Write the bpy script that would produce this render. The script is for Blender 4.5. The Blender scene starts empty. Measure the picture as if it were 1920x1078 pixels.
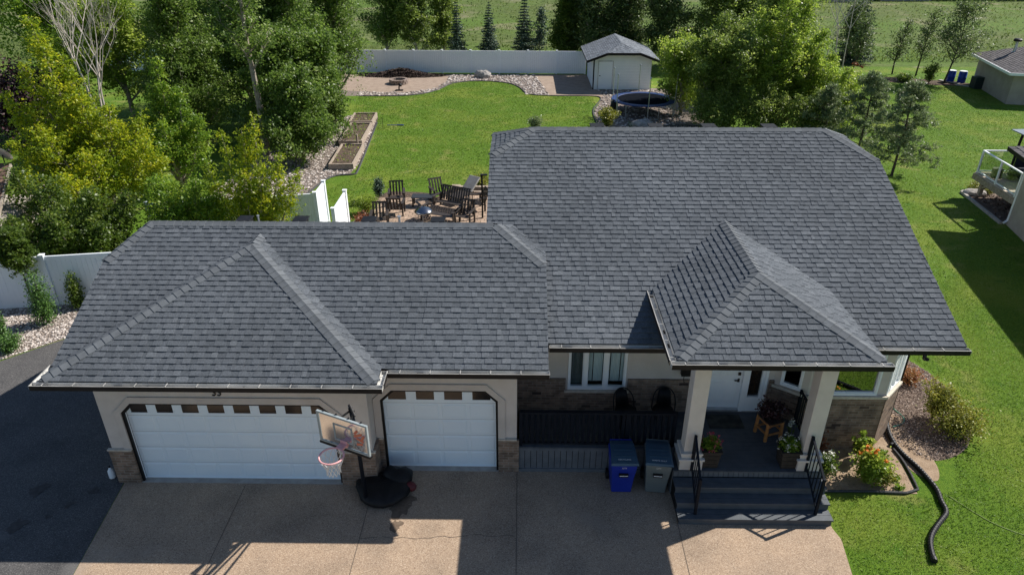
import bpy, bmesh, math, random
import numpy as np
from mathutils import Vector, Matrix

# ------------------------------------------------------------------ camera, sky, sun
SC = bpy.context.scene
COL = SC.collection
cam_d = bpy.data.cameras.new('camera'); cam = bpy.data.objects.new('camera', cam_d); COL.objects.link(cam)
cam.location = (8.62, -12.085, 11.487)
cam.rotation_euler = (math.radians(90-27.909), 0.0, math.radians(0.814))
cam_d.sensor_width = 36; cam_d.lens = 24.755; cam_d.clip_end = 2000; cam_d.clip_start = 0.1
SC.camera = cam
SUNV = Vector((1.03, 0.475, 1.0)).normalized()          # towards the sun
SEL = math.asin(SUNV.z); SAZ = math.atan2(SUNV.x, SUNV.y)
W = bpy.data.worlds.new('World'); SC.world = W; W.use_nodes = True
wn = W.node_tree; bg = wn.nodes['Background']
sky = wn.nodes.new('ShaderNodeTexSky'); sky.sky_type = 'NISHITA'; sky.sun_disc = False
sky.sun_elevation = SEL; sky.sun_rotation = SAZ; sky.air_density = 1.0; sky.dust_density = 0.2; sky.ozone_density = 2.2
wn.links.new(sky.outputs[0], bg.inputs[0]); bg.inputs[1].default_value = 0.074
sd = bpy.data.lights.new('sun', 'SUN'); sd.energy = 5.0; sd.angle = math.radians(0.5); sd.color = (1.0, 0.95, 0.87)
sun = bpy.data.objects.new('sun', sd); COL.objects.link(sun)
sun.rotation_euler = (-SUNV).to_track_quat('-Z', 'Y').to_euler(); sun.location = (20, 10, 30)
SC.view_settings.view_transform = 'Standard'; SC.view_settings.look = 'None'
SC.view_settings.exposure = 0.55; SC.view_settings.gamma = 1.0
SC.cycles.max_bounces = 6; SC.cycles.transparent_max_bounces = 8

# ------------------------------------------------------------------ materials
def srgb(r, g, b):
    return tuple((c/255/12.92 if c/255 <= .04045 else ((c/255+.055)/1.055)**2.4) for c in (r, g, b))
def newmat(name):
    m = bpy.data.materials.new(name); m.use_nodes = True
    return m, m.node_tree.nodes, m.node_tree.links, m.node_tree.nodes['Principled BSDF']
def ramp(n, stops):
    r = n.new('ShaderNodeValToRGB'); e = r.color_ramp.elements
    while len(e) < len(stops): e.new(0.5)
    for i, (p, c) in enumerate(stops):
        e[i].position = p; e[i].color = (*c, 1)
    return r
def mat(name, c, rough=0.6, c2=None, scale=8.0, bump=0.0, bscale=None, metal=0.0, spec=0.5, detail=4, coord='Object'):
    m, n, l, b = newmat(name)
    b.inputs['Roughness'].default_value = rough; b.inputs['Metallic'].default_value = metal
    b.inputs['Specular IOR Level'].default_value = spec
    b.inputs['Base Color'].default_value = (*c, 1)
    tc = n.new('ShaderNodeTexCoord')
    if c2 is not None:
        t = n.new('ShaderNodeTexNoise'); t.inputs['Scale'].default_value = scale; t.inputs['Detail'].default_value = detail
        l.new(tc.outputs[coord], t.inputs['Vector'])
        r = ramp(n, [(0.35, c), (0.65, c2)]); l.new(t.outputs[0], r.inputs[0]); l.new(r.outputs[0], b.inputs['Base Color'])
    if bump:
        t = n.new('ShaderNodeTexNoise'); t.inputs['Scale'].default_value = bscale or scale*3; t.inputs['Detail'].default_value = 3
        l.new(tc.outputs[coord], t.inputs['Vector'])
        bp = n.new('ShaderNodeBump'); bp.inputs['Strength'].default_value = bump; bp.inputs['Distance'].default_value = 0.02
        l.new(t.outputs[0], bp.inputs['Height']); l.new(bp.outputs[0], b.inputs['Normal'])
    return m
def layers(name, specs, rough=0.9, bump=0.3, bscale=60, bdist=0.02, coord='Object'):
    """specs: list of (scale, detail, lo, hi, colA, colB or None): first gives the base, later ones mix over it."""
    m, n, l, b = newmat(name); b.inputs['Roughness'].default_value = rough; b.inputs['Specular IOR Level'].default_value = 0.25
    tc = n.new('ShaderNodeTexCoord'); cur = None
    for i, (sc, det, lo, hi, ca, cb) in enumerate(specs):
        t = n.new('ShaderNodeTexNoise'); t.inputs['Scale'].default_value = sc; t.inputs['Detail'].default_value = det
        mp = n.new('ShaderNodeMapping'); mp.inputs['Location'].default_value = (i*7.3, i*3.1, 0)
        l.new(tc.outputs[coord], mp.inputs[0]); l.new(mp.outputs[0], t.inputs['Vector'])
        if cur is None:
            r = ramp(n, [(lo, ca), (hi, cb)]); l.new(t.outputs[0], r.inputs[0]); cur = r.outputs[0]
        else:
            r = ramp(n, [(lo, (0, 0, 0)), (hi, (1, 1, 1))]); l.new(t.outputs[0], r.inputs[0])
            mx = n.new('ShaderNodeMix'); mx.data_type = 'RGBA'
            l.new(r.outputs[0], mx.inputs[0]); l.new(cur, mx.inputs[6]); mx.inputs[7].default_value = (*ca, 1); cur = mx.outputs[2]
    l.new(cur, b.inputs['Base Color'])
    t = n.new('ShaderNodeTexNoise'); t.inputs['Scale'].default_value = bscale; t.inputs['Detail'].default_value = 4
    l.new(tc.outputs[coord], t.inputs['Vector'])
    bp = n.new('ShaderNodeBump'); bp.inputs['Strength'].default_value = bump; bp.inputs['Distance'].default_value = bdist
    l.new(t.outputs[0], bp.inputs['Height']); l.new(bp.outputs[0], b.inputs['Normal'])
    return m
def speckle(name, base, dark, light, scale=55, rough=0.85, patch=None):
    """exposed aggregate: many small stones of different tone"""
    m, n, l, b = newmat(name); b.inputs['Roughness'].default_value = rough; b.inputs['Specular IOR Level'].default_value = 0.25
    tc = n.new('ShaderNodeTexCoord')
    v = n.new('ShaderNodeTexVoronoi'); v.inputs['Scale'].default_value = scale; l.new(tc.outputs['Object'], v.inputs['Vector'])
    sp = n.new('ShaderNodeSeparateColor'); l.new(v.outputs['Color'], sp.inputs[0])
    r = ramp(n, [(0.0, dark), (0.45, base), (0.8, base), (1.0, light)]); l.new(sp.outputs[0], r.inputs[0])
    t = n.new('ShaderNodeTexNoise'); t.inputs['Scale'].default_value = 0.9; t.inputs['Detail'].default_value = 6
    l.new(tc.outputs['Object'], t.inputs['Vector'])
    r2 = ramp(n, [(0.3, (0.74, 0.74, 0.74)), (0.5, (0.97, 0.96, 0.95)), (0.72, (1.12, 1.09, 1.05))]); l.new(t.outputs[0], r2.inputs[0])
    mx = n.new('ShaderNodeMix'); mx.data_type = 'RGBA'; mx.blend_type = 'MULTIPLY'; mx.inputs[0].default_value = 1
    l.new(r.outputs[0], mx.inputs[6]); l.new(r2.outputs[0], mx.inputs[7]); cur = mx.outputs[2]
    if patch:
        t = n.new('ShaderNodeTexNoise'); t.inputs['Scale'].default_value = 0.55; t.inputs['Detail'].default_value = 3
        mp = n.new('ShaderNodeMapping'); mp.inputs['Location'].default_value = (5.2, 1.4, 0); l.new(tc.outputs['Object'], mp.inputs[0]); l.new(mp.outputs[0], t.inputs['Vector'])
        r = ramp(n, [(0.62, (0, 0, 0)), (0.72, (.7, .7, .7))]); l.new(t.outputs[0], r.inputs[0])
        mx = n.new('ShaderNodeMix'); mx.data_type = 'RGBA'; l.new(r.outputs[0], mx.inputs[0]); l.new(cur, mx.inputs[6]); mx.inputs[7].default_value = (*patch, 1); cur = mx.outputs[2]
    l.new(cur, b.inputs['Base Color'])
    bp = n.new('ShaderNodeBump'); bp.inputs['Strength'].default_value = 0.5; bp.inputs['Distance'].default_value = 0.008
    l.new(v.outputs['Distance'], bp.inputs['Height']); bp.invert = True; l.new(bp.outputs[0], b.inputs['Normal'])
    return m
def brickmat(name, c1, c2, mortar, bw=0.22, bh=0.075, msize=0.010, offset=0.5, dark=None, rough=0.9, bump=0.6):
    m, n, l, b = newmat(name); b.inputs['Roughness'].default_value = rough; b.inputs['Specular IOR Level'].default_value = 0.2
    uv = n.new('ShaderNodeUVMap'); t = n.new('ShaderNodeTexBrick')
    l.new(uv.outputs[0], t.inputs['Vector'])
    t.inputs['Scale'].default_value = 1; t.inputs['Brick Width'].default_value = bw; t.inputs['Row Height'].default_value = bh
    t.inputs['Mortar Size'].default_value = msize; t.inputs['Bias'].default_value = 0.0; t.offset = offset
    t.inputs['Color1'].default_value = (*c1, 1); t.inputs['Color2'].default_value = (*c2, 1); t.inputs['Mortar'].default_value = (*mortar, 1)
    nz = n.new('ShaderNodeTexNoise'); nz.inputs['Scale'].default_value = 5; nz.inputs['Detail'].default_value = 6
    tc = n.new('ShaderNodeTexCoord'); l.new(tc.outputs['Object'], nz.inputs['Vector'])
    r = ramp(n, [(0.3, (0.6, 0.6, 0.6)), (0.7, (1.25, 1.22, 1.2))]); l.new(nz.outputs[0], r.inputs[0])
    mx = n.new('ShaderNodeMix'); mx.data_type = 'RGBA'; mx.blend_type = 'MULTIPLY'; mx.inputs[0].default_value = 1
    l.new(t.outputs['Color'], mx.inputs[6]); l.new(r.outputs[0], mx.inputs[7]); cur = mx.outputs[2]
    if dark:     # odd dark bricks
        t2 = n.new('ShaderNodeTexBrick'); l.new(uv.outputs[0], t2.inputs['Vector']); t2.offset = offset
        t2.inputs['Scale'].default_value = 1; t2.inputs['Brick Width'].default_value = bw; t2.inputs['Row Height'].default_value = bh
        t2.inputs['Mortar Size'].default_value = 0; t2.inputs['Bias'].default_value = -0.62
        t2.inputs['Color1'].default_value = (0, 0, 0, 1); t2.inputs['Color2'].default_value = (1, 1, 1, 1)
        rr = ramp(n, [(0.30, (0, 0, 0)), (0.36, (1, 1, 1))]); l.new(t2.outputs['Color'], rr.inputs[0])
        mx = n.new('ShaderNodeMix'); mx.data_type = 'RGBA'; l.new(rr.outputs[0], mx.inputs[0]); l.new(cur, mx.inputs[6]); mx.inputs[7].default_value = (*dark, 1); cur = mx.outputs[2]
    l.new(cur, b.inputs['Base Color'])
    bp = n.new('ShaderNodeBump'); bp.inputs['Strength'].default_value = bump; bp.inputs['Distance'].default_value = 0.01
    l.new(t.outputs['Fac'], bp.inputs['Height']); bp.invert = True; l.new(bp.outputs[0], b.inputs['Normal'])
    return m
def tintmat(name, stops, rough=0.7, trans=0.0, noise=None, spec=0.3, tcol=None):
    """colour from the per-leaf / per-shingle 'tint' attribute"""
    m, n, l, b = newmat(name); b.inputs['Roughness'].default_value = rough; b.inputs['Specular IOR Level'].default_value = spec
    a = n.new('ShaderNodeAttribute'); a.attribute_name = 'tint'
    r = ramp(n, stops); l.new(a.outputs['Fac'], r.inputs[0]); cur = r.outputs[0]
    if noise:
        tc = n.new('ShaderNodeTexCoord')
        for sc, lo, hi in noise:
            t = n.new('ShaderNodeTexNoise'); t.inputs['Scale'].default_value = sc; t.inputs['Detail'].default_value = 4
            l.new(tc.outputs['Object'], t.inputs['Vector'])
            r2 = ramp(n, [(0.3, (lo,)*3), (0.7, (hi,)*3)]); l.new(t.outputs[0], r2.inputs[0])
            mx = n.new('ShaderNodeMix'); mx.data_type = 'RGBA'; mx.blend_type = 'MULTIPLY'; mx.inputs[0].default_value = 1
            l.new(cur, mx.inputs[6]); l.new(r2.outputs[0], mx.inputs[7]); cur = mx.outputs[2]
    l.new(cur, b.inputs['Base Color'])
    if trans:
        tr = n.new('ShaderNodeBsdfTranslucent'); l.new(cur, tr.inputs[0])
        ms = n.new('ShaderNodeMixShader'); ms.inputs[0].default_value = trans
        l.new(b.outputs[0], ms.inputs[1]); l.new(tr.outputs[0], ms.inputs[2])
        l.new(ms.outputs[0], n['Material Output'].inputs[0])
    return m
def glassmat(name, tint=(0.9, 0.95, 0.95), refl=0.06, rough=0.02):
    m, n, l, b = newmat(name)
    g = n.new('ShaderNodeBsdfGlossy'); g.inputs['Roughness'].default_value = rough
    t = n.new('ShaderNodeBsdfTransparent'); t.inputs[0].default_value = (*tint, 1)
    f = n.new('ShaderNodeFresnel'); f.inputs[0].default_value = 1.5
    ad = n.new('ShaderNodeMath'); ad.operation = 'ADD'; ad.inputs[1].default_value = refl; l.new(f.outputs[0], ad.inputs[0])
    mx = n.new('ShaderNodeMixShader'); l.new(ad.outputs[0], mx.inputs[0]); l.new(t.outputs[0], mx.inputs[1]); l.new(g.outputs[0], mx.inputs[2])
    l.new(mx.outputs[0], n['Material Output'].inputs[0])
    return m

M = {}
M['stucco'] = mat('stucco', (0.56, 0.505, 0.46), 0.95, (0.62, 0.56, 0.515), 3, bump=0.5, bscale=90)
M['stucco_trim'] = mat('stucco_trim', (0.52, 0.465, 0.425), 0.95, (0.58, 0.525, 0.48), 3, bump=0.5, bscale=90)
M['column'] = mat('column_stucco', (0.60, 0.55, 0.50), 0.95, (0.66, 0.61, 0.555), 3, bump=0.4, bscale=90)
M['brick'] = brickmat('brown_brick', (0.17, 0.118, 0.088), (0.30, 0.21, 0.155), (0.27, 0.225, 0.185), dark=(0.06, 0.042, 0.036))
M['stone'] = mat('stone_sill', (0.50, 0.44, 0.36), 0.9, (0.62, 0.56, 0.47), 12, bump=0.4, bscale=50)
M['white'] = mat('white_paint', (0.82, 0.85, 0.87), 0.45, (0.86, 0.88, 0.90), 2, bump=0.03, bscale=30)
M['door_white'] = mat('garage_door_white', (0.74, 0.83, 0.90), 0.5, (0.79, 0.87, 0.92), 1.3, bump=0.12, bscale=160)
M['vinyl'] = mat('white_vinyl', (0.78, 0.82, 0.86), 0.45, (0.84, 0.87, 0.89), 0.8, bump=0.02)
M['black_trim'] = mat('dark_trim', (0.008, 0.007, 0.007), 0.6, (0.013, 0.012, 0.012), 4, spec=0.25)
M['fascia'] = mat('dark_brown_fascia', (0.010, 0.008, 0.008), 0.6, (0.017, 0.014, 0.013), 4, spec=0.25)
M['soffit'] = mat('soffit', (0.05, 0.042, 0.036), 0.7, (0.06, 0.05, 0.043), 3)
M['gutter_in'] = mat('gutter_inside', (0.42, 0.41, 0.38), 0.6, (0.66, 0.65, 0.62), 1.2, metal=0.0)
M['gutter_lip'] = mat('gutter_lip', (0.30, 0.29, 0.27), 0.5, (0.42, 0.41, 0.39), 3)
M['debris'] = mat('debris', (0.03, 0.025, 0.02), 0.95, (0.07, 0.055, 0.04), 30)
M['dark_glass'] = mat('dark_glass', (0.012, 0.010, 0.009), 0.12, (0.03, 0.022, 0.016), 2.5, spec=0.6)
M['glass'] = glassmat('window_glass')
M['mirror_glass'] = glassmat('reflecting_glass', (0.5, 0.5, 0.5), 0.38)
M['curtain'] = mat('curtain', (0.62, 0.70, 0.70), 0.9, (0.74, 0.80, 0.80), 2)
M['curtain_dark'] = mat('curtain_dark', (0.10, 0.12, 0.12), 0.9, (0.15, 0.18, 0.18), 3)
M['interior'] = mat('interior', (0.05, 0.045, 0.04), 0.9)
M['deck'] = mat('deck_board', (0.060, 0.070, 0.082), 0.65, (0.082, 0.093, 0.107), 5, bump=0.2, bscale=40, coord='Object')
M['skirt'] = mat('deck_skirt', (0.095, 0.105, 0.12), 0.7, (0.125, 0.135, 0.15), 5, bump=0.1)
M['railing'] = mat('black_railing', (0.004, 0.007, 0.013), 0.6, (0.008, 0.011, 0.018), 5, spec=0.15)
M['black'] = mat('black_plastic', (0.006, 0.006, 0.007), 0.55, (0.012, 0.012, 0.013), 6, spec=0.25)
M['pipe'] = mat('black_pipe', (0.008, 0.008, 0.010), 0.5, (0.014, 0.014, 0.016), 3, spec=0.3)
M['driveway'] = speckle('exposed_aggregate', (0.385, 0.285, 0.203), (0.215, 0.155, 0.111), (0.54, 0.435, 0.333), 80, patch=(0.35, 0.272, 0.211))
M['joint'] = mat('joint', (0.15, 0.115, 0.085), 0.95)
M['stain'] = mat('wet_stain', (0.12, 0.082, 0.055), 0.7, (0.16, 0.115, 0.08), 14)
M['oil'] = mat('oil_stain', (0.035, 0.03, 0.028), 0.8, (0.06, 0.053, 0.05), 9)
M['asphalt'] = speckle('asphalt', (0.095, 0.092, 0.092), (0.05, 0.05, 0.052), (0.18, 0.175, 0.17), 70, patch=(0.15, 0.145, 0.14))
M['concrete'] = mat('concrete', (0.33, 0.30, 0.27), 0.9, (0.42, 0.39, 0.35), 5, bump=0.2)
M['lawn'] = layers('lawn', [
    (16.0, 6, 0.30, 0.72, (0.062, 0.138, 0.007), (0.135, 0.235, 0.014)),
    (0.30, 6, 0.48, 0.70, (0.195, 0.245, 0.030), None),
    (0.8, 7, 0.58, 0.74, (0.27, 0.265, 0.075), None),
    (70, 3, 0.58, 0.78, (0.24, 0.27, 0.085), None),
    (2.4, 5, 0.58, 0.74, (0.060, 0.145, 0.007), None)], rough=0.95, bump=0.9, bscale=48, bdist=0.06)
M['field'] = layers('field_grass', [
    (0.9, 8, 0.30, 0.70, (0.058, 0.092, 0.016), (0.120, 0.150, 0.040)),
    (0.07, 5, 0.45, 0.62, (0.085, 0.145, 0.018), None),
    (0.16, 6, 0.54, 0.68, (0.19, 0.18, 0.095), None),
    (4, 5, 0.52, 0.75, (0.06, 0.095, 0.018), None)], rough=1, bump=0.35, bscale=1.6, bdist=0.5)
M['dry_grass'] = layers('dry_grass', [(3, 6, 0.3, 0.7, (0.17, 0.18, 0.08), (0.30, 0.27, 0.17))], rough=1)
M['mulch'] = layers('mulch', [(26, 6, 0.30, 0.72, (0.07, 0.050, 0.040), (0.30, 0.225, 0.18)), (70, 3, 0.62, 0.74, (0.50, 0.42, 0.36), None)], rough=1, bump=1, bscale=50, bdist=0.05)
M['dirt'] = layers('dirt', [(5, 7, 0.30, 0.72, (0.25, 0.175, 0.115), (0.40, 0.30, 0.21)), (45, 3, 0.60, 0.72, (0.14, 0.095, 0.065), None)], rough=1, bump=0.6, bscale=40, bdist=0.03)
M['sand'] = layers('gravel_pad', [(2.5, 7, 0.30, 0.72, (0.26, 0.195, 0.15), (0.36, 0.28, 0.22)), (25, 3, 0.60, 0.75, (0.16, 0.12, 0.095), None)], rough=1, bump=0.5, bscale=30)
M['soil'] = layers('soil', [(9, 6, 0.30, 0.72, (0.05, 0.036, 0.026), (0.16, 0.115, 0.085))], rough=1, bump=0.9, bscale=25, bdist=0.05)
M['gravel_base'] = layers('gravel_base', [(22, 6, 0.30, 0.72, (0.08, 0.06, 0.05), (0.36, 0.30, 0.26))], rough=1, bump=1, bscale=30, bdist=0.05)
M['paver'] = brickmat('pavers', (0.34, 0.25, 0.185), (0.44, 0.33, 0.25), (0.14, 0.11, 0.085), bw=0.3, bh=0.2, msize=0.012)
M['pebble'] = tintmat('river_rock', [(0, (0.17, 0.135, 0.115)), (0.3, (0.32, 0.27, 0.235)), (0.65, (0.47, 0.41, 0.37)), (1, (0.68, 0.62, 0.57))], 0.8)
M['edging'] = mat('black_edging', (0.02, 0.02, 0.022), 0.7, (0.06, 0.06, 0.062), 30, bump=0.5)
M['wood_old'] = mat('weathered_timber', (0.26, 0.20, 0.15), 0.9, (0.40, 0.33, 0.27), 10, bump=0.4)
M['wood_orange'] = mat('pine_log', (0.30, 0.125, 0.035), 0.6, (0.42, 0.19, 0.06), 12, bump=0.2)
M['wood_dark'] = mat('dark_stained_wood', (0.022, 0.016, 0.013), 0.6, (0.045, 0.034, 0.028), 14, bump=0.2)
M['planter'] = mat('planter_wood', (0.018, 0.014, 0.011), 0.8, (0.035, 0.028, 0.022), 10, bump=0.4)
M['shingle'] = tintmat('charcoal_shingle', [(0, (0.080, 0.090, 0.103)), (0.4, (0.093, 0.104, 0.118)), (0.75, (0.101, 0.112, 0.127)), (1, (0.121, 0.133, 0.148))], 0.93, noise=[(170, 0.62, 1.36), (34, 0.74, 1.24), (0.45, 0.86, 1.12)], spec=0.2)
M['cap'] = tintmat('shingle_cap', [(0, (0.100, 0.109, 0.120)), (1, (0.130, 0.141, 0.153))], 0.9, noise=[(90, 0.86, 1.12), (6, 0.88, 1.1)], spec=0.25)
M['shed_roof'] = tintmat('shed_shingle', [(0, (0.10, 0.115, 0.135)), (1, (0.23, 0.25, 0.28))], 0.9, noise=[(40, 0.8, 1.2), (2, 0.8, 1.15)])
M['brown_roof'] = tintmat('brown_shingle', [(0, (0.085, 0.078, 0.082)), (1, (0.17, 0.155, 0.155))], 0.9, noise=[(40, 0.8, 1.2), (2, 0.85, 1.15)])
M['rust_roof'] = tintmat('red_brown_shingle', [(0, (0.07, 0.045, 0.033)), (1, (0.19, 0.12, 0.085))], 0.95, noise=[(14, 0.6, 1.4), (3, 0.75, 1.2)])
M['grey_wall'] = mat('grey_stucco', (0.34, 0.30, 0.255), 0.95, (0.40, 0.355, 0.305), 2, bump=0.6, bscale=30)
M['siding'] = mat('white_siding', (0.78, 0.81, 0.82), 0.6, (0.84, 0.86, 0.86), 1.5)
M['bark'] = mat('grey_bark', (0.20, 0.165, 0.13), 0.95, (0.36, 0.31, 0.25), 5, bump=0.6, bscale=18)
M['bark_dark'] = mat('dark_bark', (0.05, 0.038, 0.028), 0.95, (0.12, 0.09, 0.065), 7, bump=0.6)
M['bark_white'] = mat('bare_birch_bark', (0.42, 0.36, 0.31), 0.9, (0.60, 0.54, 0.48), 4, bump=0.3)
M['rock'] = mat('granite', (0.24, 0.22, 0.20), 0.9, (0.42, 0.39, 0.37), 5, bump=0.7, bscale=14)
M['blue_bin'] = mat('blue_plastic', (0.006, 0.022, 0.26), 0.45, (0.008, 0.028, 0.31), 2)
M['grey_bin'] = mat('grey_plastic', (0.115, 0.14, 0.145), 0.5, (0.14, 0.165, 0.17), 2)
M['bin_lid'] = mat('slate_blue_lid', (0.032, 0.070, 0.110), 0.45, (0.040, 0.084, 0.128), 2)
M['print'] = mat('white_print', (0.7, 0.7, 0.7), 0.6)
M['metal'] = mat('galvanised_metal', (0.45, 0.46, 0.47), 0.35, (0.58, 0.59, 0.6), 6, metal=0.7)
M['steel'] = mat('polished_steel', (0.30, 0.31, 0.33), 0.22, metal=1.0)
M['brass'] = mat('dark_hardware', (0.08, 0.07, 0.06), 0.35, metal=0.8)
M['pink'] = mat('faded_red_rim', (0.70, 0.33, 0.33), 0.5, (0.76, 0.42, 0.42), 8)
M['net'] = mat('white_net', (0.75, 0.73, 0.70), 0.8)
M['board'] = glassmat('clear_acrylic', (0.90, 0.90, 0.90), 0.0, 0.1)
M['board_frame'] = mat('pale_board_frame', (0.24, 0.28, 0.29), 0.5, (0.33, 0.37, 0.38), 5)
M['orange_mark'] = mat('orange_decal', (0.55, 0.16, 0.09), 0.8)
M['red'] = mat('dull_red', (0.10, 0.010, 0.012), 0.6)
M['hose'] = mat('green_hose', (0.03, 0.13, 0.085), 0.4, (0.05, 0.20, 0.13), 9)
M['blue_pad'] = mat('navy_pad', (0.012, 0.035, 0.12), 0.5, (0.02, 0.05, 0.16), 3)
M['tramp'] = mat('black_mat', (0.008, 0.010, 0.014), 1.0, (0.012, 0.014, 0.018), 3, spec=0.0)
M['barrel'] = mat('blue_barrel', (0.012, 0.05, 0.36), 0.4)
M['solar'] = mat('pale_metal_sheet', (0.20, 0.23, 0.26), 0.4, (0.26, 0.29, 0.32), 3, metal=0.3)
M['cushion'] = mat('grey_cushion', (0.24, 0.225, 0.21), 0.9, (0.30, 0.285, 0.27), 6)
M['mat_rubber'] = mat('door_mat', (0.018, 0.020, 0.018), 0.95, (0.06, 0.058, 0.05), 5)
M['maroon'] = mat('maroon_fabric', (0.035, 0.010, 0.013), 0.9, (0.055, 0.018, 0.02), 6)
M['teal'] = mat('teal_fabric', (0.02, 0.16, 0.24), 0.8)
M['orange_fl'] = tintmat('orange_flower', [(0, (0.72, 0.18, 0.02)), (1, (0.85, 0.36, 0.06))], 0.6, 0.3)
M['pink_fl'] = tintmat('pink_flower', [(0, (0.45, 0.03, 0.05)), (1, (0.65, 0.15, 0.25))], 0.6, 0.3)
M['white_fl'] = tintmat('white_flower', [(0, (0.6, 0.6, 0.5)), (1, (0.8, 0.8, 0.75))], 0.6, 0.3)
def leafmat(name, a, b, c, d=None, trans=0.38, rough=0.5):
    st = [(0, a), (0.4, b), (0.8, c), (1, d or c)]
    return tintmat(name, st, rough, trans, spec=0.5)
M['lf_poplar'] = leafmat('poplar_leaf', (0.064, 0.118, 0.020), (0.122, 0.205, 0.032), (0.22, 0.32, 0.060), (0.52, 0.58, 0.25), 0.60, 0.42)
M['lf_yellow'] = leafmat('yellowing_maple_leaf', (0.130, 0.220, 0.018), (0.280, 0.375, 0.022), (0.51, 0.53, 0.025), (0.80, 0.69, 0.030), 0.62, 0.42)
M['lf_maple'] = leafmat('green_maple_leaf', (0.101, 0.194, 0.022), (0.178, 0.305, 0.030), (0.310, 0.424, 0.043), (0.497, 0.519, 0.054), 0.62, 0.42)
M['lf_dim'] = leafmat('shade_maple_leaf', (0.060, 0.105, 0.017), (0.100, 0.165, 0.023), (0.165, 0.235, 0.033), (0.30, 0.34, 0.05), 0.60, 0.42)  # darker copy of the maple leaf, shade on low trees put into its colour
M['lf_olive'] = leafmat('olive_leaf', (0.098, 0.155, 0.028), (0.180, 0.255, 0.044), (0.320, 0.400, 0.088), (0.57, 0.60, 0.21), 0.58, 0.42)
M['lf_bright'] = leafmat('bright_leaf', (0.125, 0.215, 0.028), (0.255, 0.365, 0.044), (0.45, 0.54, 0.085), (0.70, 0.73, 0.20), 0.66, 0.42)
M['lf_spruce'] = leafmat('spruce_needle', (0.026, 0.054, 0.034), (0.048, 0.090, 0.054), (0.084, 0.138, 0.090), None, 0.12, 0.6)
M['lf_pine'] = leafmat('pine_needle', (0.086, 0.132, 0.055), (0.154, 0.209, 0.085), (0.258, 0.319, 0.139), (0.414, 0.450, 0.206), 0.40, 0.42)
M['lf_cedar'] = leafmat('cedar_leaf', (0.030, 0.075, 0.016), (0.060, 0.14, 0.024), (0.12, 0.23, 0.04), None, 0.25)
M['lf_gold'] = leafmat('golden_shrub_leaf', (0.11, 0.14, 0.018), (0.21, 0.23, 0.024), (0.34, 0.32, 0.035), (0.48, 0.44, 0.08), 0.35)
M['lf_red'] = leafmat('red_leaf', (0.10, 0.025, 0.008), (0.22, 0.06, 0.02), (0.34, 0.12, 0.05), (0.20, 0.2, 0.04), 0.3)
M['lf_far'] = leafmat('distant_leaf', (0.060, 0.100, 0.028), (0.100, 0.155, 0.040), (0.165, 0.225, 0.068), (0.30, 0.35, 0.15), 0.45, 0.5)
M['lf_rust'] = leafmat('rust_leaf', (0.12, 0.11, 0.03), (0.30, 0.15, 0.05), (0.52, 0.20, 0.09), (0.25, 0.28, 0.05), 0.4)
M['lf_plum'] = leafmat('plum_leaf', (0.018, 0.006, 0.008), (0.036, 0.012, 0.015), (0.07, 0.028, 0.03), None, 0.2)
M['lf_wild'] = leafmat('wild_grass', (0.090, 0.135, 0.026), (0.130, 0.175, 0.040), (0.18, 0.21, 0.08), (0.27, 0.28, 0.16), 0.5, 0.9)
M['lf_lawn'] = leafmat('lawn_blade', (0.068, 0.145, 0.008), (0.125, 0.225, 0.014), (0.195, 0.280, 0.026), (0.34, 0.355, 0.10), 0.4, 0.6)
M['chips'] = tintmat('bark_chip', [(0, (0.05, 0.034, 0.028)), (0.5, (0.19, 0.135, 0.11)), (1, (0.55, 0.46, 0.40))], 0.9)

# ------------------------------------------------------------------ builders
def tagit(o, label=None, cat=None, group=None, kind=None):
    if label: o['label'] = label
    if cat: o['category'] = cat
    if group: o['group'] = group
    if kind: o['kind'] = kind
    return o
def thing(name, label, cat, loc=(0, 0, 0), rz=0.0, group=None):
    o = bpy.data.objects.new(name, None); COL.objects.link(o); o.empty_display_size = 0.3
    o.location = loc; o.rotation_euler = (0, 0, rz)
    return tagit(o, label, cat, group)
def dup(o, loc=None, rz=None, label=None, parent=None, sc=None):
    c = o.copy(); COL.objects.link(c)
    if parent is not None: c.parent = parent
    if loc is not None: c.location = loc
    if rz is not None: c.rotation_euler = (0, 0, rz)
    if sc is not None: c.scale = (sc,)*3
    if label: c['label'] = label
    for ch in [x for x in COL.objects if x.parent == o]: dup(ch, parent=c)
    return c

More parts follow.
